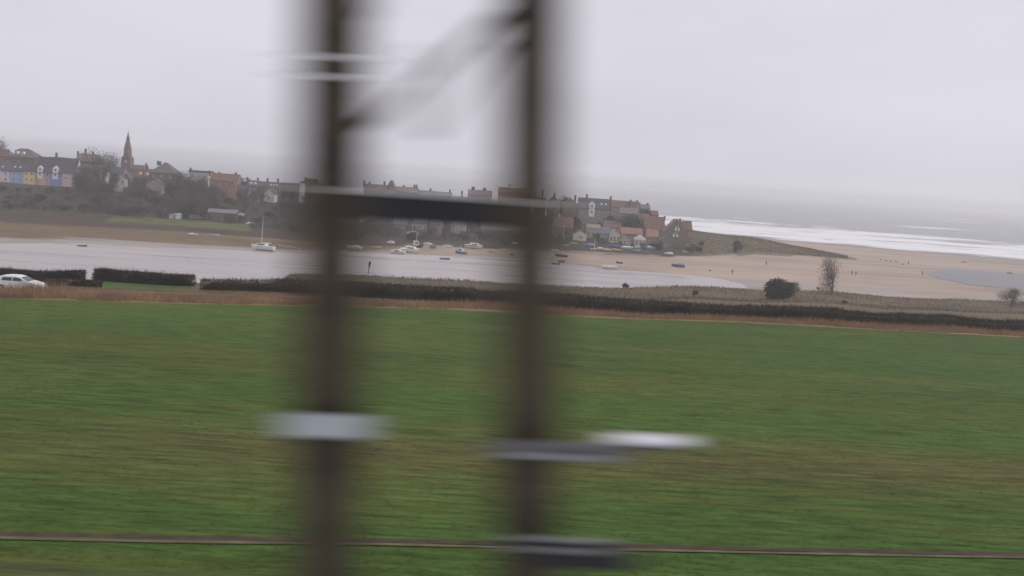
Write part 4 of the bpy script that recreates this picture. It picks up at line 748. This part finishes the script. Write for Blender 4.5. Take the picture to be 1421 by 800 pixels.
bank_b = [(785, 342.5, (.4, .5, .6), 2.6, 'pale blue dinghy at the left of the dinghy park', None), (796, 339.5, (.5, .55, .22), 2.4, 'yellow-green dinghy below the brown-roofed cottage', None),
          (817, 342.5, (.16, .27, .6), 4.2, 'blue tarpaulined boat right of the small white cottage', (.2, .32, .66)), (824, 347, (.7, .68, .2), 2.4, 'bright yellow dinghy under the blue tarpaulined boat', None),
          (834, 347, (.7, .55, .42), 2.8, 'peach and white dinghy beside the yellow one', Wt), (842, 348.5, (.6, .72, .68), 3.0, 'pale mint dinghy below the slate cottage', None),
          (855, 349, (.75, .36, .14), 3.2, 'orange dinghy below the glazed porch house', None), (853, 344.5, (.12, .14, .3), 4.4, 'navy covered boat right behind the orange dinghy', (.12, .14, .28)),
          (865, 345.5, (.62, .66, .8), 3.4, 'white and lilac boat right of the navy covered one', Wt), (873, 345.5, Wt, 3.0, 'white covered dinghy beside the white and lilac boat', Wt),
          (888, 345.5, (.72, .74, .76), 4.0, 'white boat in front of the grey conservatory building', Wt), (902, 347, (.3, .36, .45), 5.0, 'slate blue boat with pale cover left of the white-edged gable', (.5, .56, .66)),
          (884, 349.5, (.35, .5, .45), 2.6, 'sea green dinghy at the front of the dinghy park', None), (918, 347.5, (.4, .5, .46), 3.2, 'grey-green boat before the white-edged gable cottage', (.5, .58, .54)),
          (928, 354, (.76, .74, .72), 3.2, 'white dinghy lowest on the grass at the right of the dinghy park', Wt), (951, 351, (.6, .6, .58), 2.4, 'small white tender in front of the end house', None)]
for k, (a_, b_, cc_, l_, lb, cv) in enumerate(bank_b):
    boat(lb, a_, b_, l_, cc_, None, 5.2 if k in (3, 9) else 0, R(random.choice((0, 180))+random.uniform(-25, 25)), R(random.uniform(-6, 6)), cover=cv, name='dinghy')
boat('white boat on the grass among the trees, left of two near the left slope', 332, 300, 3.6, Wt, Wt, 0, R(20), 0)
boat('white boat pulled up on the path right of the long boat shed', 347, 313, 3.6, (.68, .68, .67), None, 0, R(-30), 0, cover=Wt)
boat('pale low boat on the salt marsh at the left', 268, 328, 3.2, (.6, .58, .56), None, 0, R(5), 0, cover=(.6, .6, .58), name='dinghy')
boat('pale flat boat on the salt marsh, right of its low neighbour', 298, 328.5, 3.2, (.62, .6, .6), None, 0, R(-5), 0, name='dinghy')
boat('tiny dark boat at the edge of the bright water at the left', 114, 343.5, 2.4, DK, None, 0, R(8), 0, name='rowing_boat')
boat('white yacht hull on the hard under the crossbeam', 573, 327, 4.6, (.6, .6, .58), (.66, .65, .62), 5, R(185), 0, name='sailing_boat')
boat('white rib on a trailer right of the yacht hull on the hard', 583, 329, 3.2, Wt, Wt, 0, R(-25), R(8))
boat('pale blue yacht stored among the trees left of the glazed cottages', 781, 316, 4, (.6, .63, .66), (.6, .6, .62), 6, R(60), R(0), name='sailing_boat', hit_=at_Y(781, 452))

# ------------------------------------------------------------------ car (white hatchback driving right, on the road behind the dry grass)
xc_, yc_ = Eu(28, 7.2); zc_ = hz1(xc_, yc_)+.05; SC = 1.14
car = empty('car', (xc_, yc_, zc_), R(3), 'white hatchback driving along the road at the left behind the dry grass', 'car'); car.scale = (SC, SC, SC*.93)
prof = [(-2.15, .35), (-2.2, .75), (-2.12, 1.02), (-1.85, 1.12), (-1.45, 1.44), (-.9, 1.52), (-.1, 1.51), (.35, 1.42), (1.05, 1.02), (1.75, .86), (2.12, .68), (2.2, .45), (2.15, .3)]
low = [(1.75, .3), (1.7, .5), (1.55, .63), (1.35, .67), (1.15, .63), (1.0, .5), (.95, .3), (-.95, .3), (-1.0, .5), (-1.15, .63), (-1.35, .67), (-1.55, .63), (-1.7, .5), (-1.75, .3)]
full = prof+low; nP = len(full); mb = MB(); V = []
for yy, ins in ((-.88, 0), (-.84, 1), (.84, 1), (.88, 0)): 
    for (x, z) in full:
        tum = max(0, z-.95)*.32; s_ = 1 if yy > 0 else -1; V.append((x, s_*(abs(yy)-tum)*(1 if ins == 0 else .985), z+(0.03 if ins and z > .9 else 0)))
f = []
for k in range(3):
    for i in range(nP): j = (i+1) % nP; f.append((k*nP+i, k*nP+j, (k+1)*nP+j, (k+1)*nP+i))
f.append(tuple(range(nP-1, -1, -1))); f.append(tuple(range(3*nP, 4*nP))); mb.add(V, f); mb.build('body', mat('car_paint', (.78, .79, .8), .25, .02, 1, spec=.6), car)
for s_ in (-1, 1):
    def yy(z): return s_*(.885-max(0, z-.95)*.32)
    for poly in ([(-1.3, 1.08), (-.35, 1.06), (-.35, 1.40), (-1.2, 1.38)], [(-.27, 1.06), (.85, 1.05), (.3, 1.36), (-.27, 1.40)]):
        V = [(x, yy(z)+s_*.012, z) for x, z in poly]+[(x, yy(z)-s_*.02, z) for x, z in poly]; MB().add(V, [(0, 1, 2, 3), (7, 6, 5, 4), (0, 4, 5, 1), (1, 5, 6, 2), (2, 6, 7, 3), (3, 7, 4, 0)]).build('side_window', GL, car)
    MB().box(1.95, 2.16, s_*.62-.16, s_*.62+.16, .6, .72).build('headlight', mat('lamp_glass', (.7, .7, .72), .1, .02, 1), car)
    MB().box(.55, .72, s_*.9-.1, s_*.9+.1, 1.0, 1.12).build('wing_mirror', M((.7, .7, .7), 'paint'), car)
    for wx in (-1.35, 1.35):
        wo = MB().bar((wx, s_*.7, .32), (wx, s_*.87, .32), .32, .32, 24).build('wheel', M((.02, .02, .02)), car); MB().bar((wx, s_*.86, .32), (wx, s_*.885, .32), .19, .17, 16).build('rim', M((.5, .5, .52), 'paint'), wo)
MB().add([(.40, -.66, 1.425), (1.02, -.76, 1.05), (1.02, .76, 1.05), (.40, .66, 1.425), (.42, -.66, 1.44), (1.05, -.76, 1.065), (1.05, .76, 1.065), (.42, .66, 1.44)], [(3, 2, 1, 0), (4, 5, 6, 7), (0, 1, 5, 4), (1, 2, 6, 5), (2, 3, 7, 6), (3, 0, 4, 7)]).build('windscreen', GL, car)

# ------------------------------------------------------------------ posts and signs by the shore
def post(label, px, py, h_, head, name, cat='post', Y=None):
    x, y, z = hit(px, py) if Y is None else at_Y(px, Y, py); r_ = empty(name, (x, y, z), 0, label, cat); MB().box(-.1, .1, -.1, .1, -.3, h_).build('pole', M((.06, .05, .045)), r_)
    if head == 'cage': MB().bar((0.05, 0, h_*.62), (.22, 0, h_*1.05), .28, .34, 8).build('topmark', M((.07, .05, .045)), r_)
    elif head == 'board': MB().box(-.7, .5, -.14, -.1, h_-.5, h_).build('sign_board', M((.09, .08, .07), 'paint'), r_)
post('dark navigation post with a bulky topmark at the river edge', 511.5, 382, 3.6, 'cage', 'navigation_post')
post('small dark signpost on the marsh left of the pale bare tree', 1135, 408, 1.9, 'board', 'signpost', 'signpost')
# white frame by the shore building
x, y, z = hit(660, 335); r_ = empty('white_frame', (x, y, z), 0, 'thin pale rectangular frame standing on the grass under the crossbeam', 'frame')
w_ = 23*y/F
for s_ in (-1, 1): MB().box(s_*w_/2-.05-3, s_*w_/2+.05-3, -.05, .05, 0, 2.3).build('upright', M((.5, .5, .5), 'paint'), r_)
MB().box(-w_/2-3, w_/2-3, -.04, .04, 2.3, 2.4).build('crossbar', M((.5, .5, .5), 'paint'), r_)
# drift logs and boulders on the flats
def log(label, px, py, l_, r0_, rz=0, colr=(.12, .09, .07), name='driftwood', cat='driftwood'):
    x, y, z = hit(px, py); mb = MB(); pts = [Vector((l_*(t_-.5), .08*math.sin(t_*5), r0_*.6+.05*math.sin(t_*7))) for t_ in np.linspace(0, 1, 6)]
    for a_, b_ in zip(pts[:-1], pts[1:]): mb.bar(a_, b_, r0_*(1-.3*abs(a_.x/l_)), r0_*(1-.3*abs(b_.x/l_)), 7)
    mb.bar(pts[3], pts[3]+Vector((.3, .2, .7)), r0_*.4, r0_*.15, 5)
    o = tag(mb.build(name, M(colr), None, loc=(x, y, z)), label, cat); o.rotation_euler = (0, 0, rz)
log('dark drift log at the far edge of the tidal pool', 1401, 380, 2.6, .3, .1)
log('low dark log on the sand between the surf and the pool', 1337, 364.5, 2.4, .22, -.1)
def rock(label, px, py, s_, group=None, colr=(.4, .37, .34)):
    x, y, z = hit(px, py); V = []; r = np.random.default_rng(int(px*7)); mb = MB()
    for i in range(5):
        for j in range(8): ph = math.pi*i/4; th = j*math.pi/4; q_ = s_*(.8+.4*r.random()); V.append((q_*math.sin(ph)*math.cos(th)*1.4, q_*math.sin(ph)*math.sin(th), q_*math.cos(ph)*.6+.1))
    mb.add(V, [(i*8+j, (i+1)*8+j, (i+1)*8+(j+1) % 8, i*8+(j+1) % 8) for i in range(4) for j in range(8)]); return tag(mb.build('boulder', M(colr), None, loc=(x, y, z)), label, 'boulder', group)
for px, py in ((380, 342), (388, 341.5), (394, 343), (401, 344), (409, 345), (415, 346.5), (424, 348), (433, 348), (441, 349)):
    rock('pale boulder in the line of stones on the mud right of the white yacht', px, py, random.uniform(.35, .7), 'line of pale boulders on the mud')
for px, py in ((1230, 362.5), (1236, 363), (1243, 364), (1222, 361)):
    rock('low grey stone scattered on the upper sand near the dune tip', px, py, .5, 'grey stones on the upper sand', (.2, .18, .17))

# ------------------------------------------------------------------ people and dogs on the sand
def skin(name, joints, edges, m, parent, lvl=1):
    me = bpy.data.meshes.new(name); me.from_pydata([j[:3] for j in joints], edges, []); me.materials.append(m); o = link(name, me, parent)
    md = o.modifiers.new('skin', 'SKIN'); md.use_smooth_shade = True
    for k, j in enumerate(joints): 
        v = me.skin_vertices[0].data[k]; v.radius = (j[3], j[3] if len(j) < 5 else j[4]); v.use_root = (k == 0)
    o.modifiers.new('sub', 'SUBSURF').levels = lvl; o.modifiers['sub'].render_levels = lvl; return o
SK = M((.5, .33, .25), 'cloth')
def person(label, px, py, coat, legs_, rz=0, stride=.22, bend=0, hair=(.06, .045, .03), hgt=1.75):
    x, y, z = hit(px, py); r_ = empty('person', (x, y, z), rz, label, 'person'); s_ = hgt/1.75; r_.scale = (s_,)*3; b = bend; st = stride
    J = [(0, 0, .95, .14, .1), (b*.3, 0, 1.15, .125, .1), (b*.7, 0, 1.4, .15, .1), (b, 0, 1.5, .055), (b*1.1, 0, 1.56, .06), (b*1.15+.01, 0, 1.66, .085, .1), (b*1.15, 0, 1.74, .06),
         (b*.7, .19, 1.42, .055), (b*.7-st*.5, .25, 1.14, .042), (b*.9-st*.2, .25, .90, .03), (b*.9-st*.1, .25, .80, .035),
         (b*.7, -.19, 1.42, .055), (b*.7+st*.5, -.25, 1.14, .042), (b*.9+st*1.0, -.25, .92, .03), (b*.9+st*1.1, -.25, .83, .035),
         (.0, .1, .9, .095), (st*.6, .1, .5, .062), (st*.9, .1, .08, .045), (st*.9+.16, .1, .04, .04),
         (.0, -.1, .9, .095), (-st*.4, -.1, .5, .062), (-st*1.2, -.1, .1, .045), (-st*1.2+.15, -.1, .045, .04)]
    Ed = [(0, 1), (1, 2), (2, 3), (3, 4), (4, 5), (5, 6), (2, 7), (7, 8), (8, 9), (9, 10), (2, 11), (11, 12), (12, 13), (13, 14), (0, 15), (15, 16), (16, 17), (17, 18), (0, 19), (19, 20), (20, 21), (21, 22)]
    skin('body', J, Ed, SK, r_)
    def sub(ids, grow): 
        mp_ = {k: i for i, k in enumerate(ids)}; return [tuple(J[k][:3])+tuple(q+grow for q in J[k][3:]) for k in ids], [(mp_[a_], mp_[b_]) for a_, b_ in Ed if a_ in mp_ and b_ in mp_]
    j_, e_ = sub([0, 1, 2, 7, 8, 9, 11, 12, 13], .025); j_[0] = (0, 0, .86)+tuple(q*1.1 for q in j_[0][3:]); skin('coat', j_, e_, M(coat, 'cloth'), r_)
    j_, e_ = sub([0, 15, 16, 17, 19, 20, 21], .018); skin('trousers', j_, e_, M(legs_, 'cloth'), r_)
    for a_, b_ in ((17, 18), (21, 22)):
        p_ = Vector(J[a_][:3]); q_ = Vector(J[b_][:3]); p_.z = .06; q_.z = .06; MB().bar(p_-Vector((.06, 0, 0)), q_+Vector((.06, 0, 0)), .06, .05, 8).build('shoe', M((.03, .03, .03)), r_)
    hb = MB(); hx = b*1.15; V = []
    for i in range(4):
        for k in range(10): ph = (i/3)*1.75; th = k*math.pi/5; V.append((hx-.015+.108*math.sin(ph+.02)*math.cos(th), .09*math.sin(ph+.02)*math.sin(th), 1.68+.11*math.cos(ph)))
    hb.add(V, [(i*10+k, (i+1)*10+k, (i+1)*10+(k+1) % 10, i*10+(k+1) % 10) for i in range(3) for k in range(10)]+[tuple(range(9, -1, -1))]); hb.build('hair', M(hair, 'cloth'), r_); return r_
NAVY = (.03, .03, .045); BLK = (.025, .025, .025)
person('person in dark clothes walking alone on the sand, nearest the end house', 1016, 381, BLK, NAVY, R(200), hgt=1.85)
person('person in dark clothes far out on the sand above the lone walker', 1063, 368.5, NAVY, BLK, R(90), hgt=1.75)
person('person in a grey-brown coat, left of a walking pair', 1182, 382, (.12, .09, .09), BLK, R(10), hgt=1.85)
person('person in black, right of a walking pair', 1187.5, 382.5, BLK, BLK, R(10), hgt=1.75)
person('person in dark clothes on the upper sand with a dog beside them', 1260.5, 367.5, NAVY, BLK, R(170), hgt=1.85)
person('person in dark brown leaning forward beside the tidal pool', 1280, 382, (.06, .05, .045), BLK, R(180), bend=.28, hgt=1.9)
def dog(label, px, py, rz, colr):
    x, y, z = hit(px, py); r_ = empty('dog', (x, y, z), rz, label, 'dog'); J = [(-.28, 0, .46, .1), (0, 0, .45, .1), (.25, 0, .47, .13), (.38, 0, .6, .075), (.47, 0, .68, .08), (.6, 0, .64, .04),
       (.25, .09, .32, .05), (.23, .09, .16, .03), (.26, .09, .03, .03), (.25, -.09, .32, .05), (.31, -.09, .17, .03), (.33, -.09, .03, .03), (-.25, .09, .36, .07), (-.36, .09, .2, .032), (-.3, .09, .03, .03), (-.25, -.09, .36, .07), (-.42, -.09, .2, .032), (-.38, -.09, .03, .03), (-.42, 0, .55, .03), (-.56, 0, .66, .02)]
    Ed = [(0, 1), (1, 2), (2, 3), (3, 4), (4, 5), (2, 6), (6, 7), (7, 8), (2, 9), (9, 10), (10, 11), (0, 12), (12, 13), (13, 14), (0, 15), (15, 16), (16, 17), (0, 18), (18, 19)]
    skin('body', J, Ed, M(colr, 'cloth'), r_); 
    for s_ in (-1, 1): MB().add([(.43, s_*.05, .74), (.49, s_*.06, .74), (.44, s_*.09, .66), (.45, s_*.045, .72)], [(0, 1, 2), (0, 2, 3), (1, 3, 2), (0, 3, 1)]).build('ear', M(colr, 'cloth'), r_)
dog('small dark dog on the sand left of the lone walker', 985, 377.5, R(20), (.04, .035, .03))
dog('dark dog beside the person on the upper sand', 1252.5, 368.5, R(0), (.06, .05, .045))

# ------------------------------------------------------------------ the steel mast close beside the track
YM = 3.0
steel = mat('weathered_steel', (.048, .036, .022), .7, .35, 9, .002); dsteel = mat('dark_steel', (.018, .018, .02), .5, .3, 12); pale = mat('pale_plate', (.36, .39, .40), .5, .1, 10); lt = mat('light_edge', (.55, .54, .50), .6, .1, 10)
o0 = A(600, 400, YM); gz = hz1(float(o0[0]), YM); mast = empty('railway_mast', (float(o0[0]), YM, gz), 0, 'dark twin-post lattice railway mast close to the camera with a horizontal crossbeam', 'mast')
def lp(px, py, dy=0): q = A(px, py, YM+dy); return (float(q[0]-o0[0]), dy, float(q[2])-gz)
def upright(xt, xb):
    a_ = lp(xt, -60); b_ = lp(xb, 860); d = (a_[0]-b_[0])/(a_[2]-b_[2]); bot = (b_[0]-d*b_[2], 0, -.2); top = (a_[0]+d*.4, 0, a_[2]+.4); mb = MB()
    for yy in (-.045, .045): mb.beam((bot[0], yy, bot[2]), (top[0], yy, top[2]), .185, .012, (0, 1, 0))
    mb.beam((bot[0], 0, bot[2]), (top[0], 0, top[2]), .012, .078, (0, 1, 0)); return mb
upright(467, 452).build('post', steel, mast); upright(740, 733).build('post', steel, mast)
a_ = lp(415, 279); b_ = lp(765, 300.5); th = 34*YM/F
MB().beam(a_, b_, .09, th).build('crossbeam', dsteel, mast)
a2 = lp(415, 261, -.05); b2 = lp(800, 286, -.05); MB().beam(a2, b2, .03, .0045).build('crossbeam_edge', lt, mast)
for p_, q_, r_ in (((467, 215), (716, 0), .015), ((716, 0), (585, -60), .008), ((575, 60), (590, 195), .007), ((590, 195), (716, 30), .009), ((467, 120), (545, -40), .006)):
    MB().bar(lp(*p_, .03), lp(*q_, .03), r_).build('brace', steel, mast)
for p_, s_ in (((467, 217), 26), ((716, 3), 22)):
    c_ = lp(*p_, -.06); k = s_*YM/F/2; MB().box(c_[0]-k, c_[0]+k, -.09, .0, c_[2]-k*1.4, c_[2]+k*1.4).build('clamp', dsteel, mast)
for y1, y2 in ((75, 84), (103, 111)): MB().bar(lp(375, y1-1, -.06), lp(545, y2+1, -.06), .004).build('insulator_rod', mat('porcelain', (.75, .75, .76), .3, .05, 5), mast)
def plate(name, xa, ya, xb, yb_, hpx, m, dy=-.1, w=.02): MB().beam(lp(xa, ya, dy), lp(xb, yb_, dy), w, hpx*YM/F).build(name, m, mast)
plate('number_plate', 395, 588.5, 512, 594, 31, pale)
plate('cable_tray', 680, 620, 868, 630, 19, mat('tray_grey', (.10, .10, .105), .6, .2, 8), -.1, .05)
plate('tray_lip', 700, 631.5, 850, 637.5, 3, pale, -.13, .012)
plate('lamp_bracket', 850, 607, 955, 614, 11, mat('white_enamel', (.78, .78, .80), .4, .05, 6), -.12, .03)
plate('lamp_arm', 737, 617, 950, 622, 5, dsteel, -.06, .02); dl = mat('dull_edge', (.26, .26, .25), .6, .15, 10)
plate('step_plate', 700, 745, 840, 752, 2.5, dl, -.13, .02); plate('step_box', 700, 752, 868, 762, 11, dsteel, -.1, .02); plate('step_lip', 700, 760, 840, 767, 2.5, dl, -.13, .02); plate('base_box', 735, 774, 880, 781, 20, dsteel, -.1, .03)
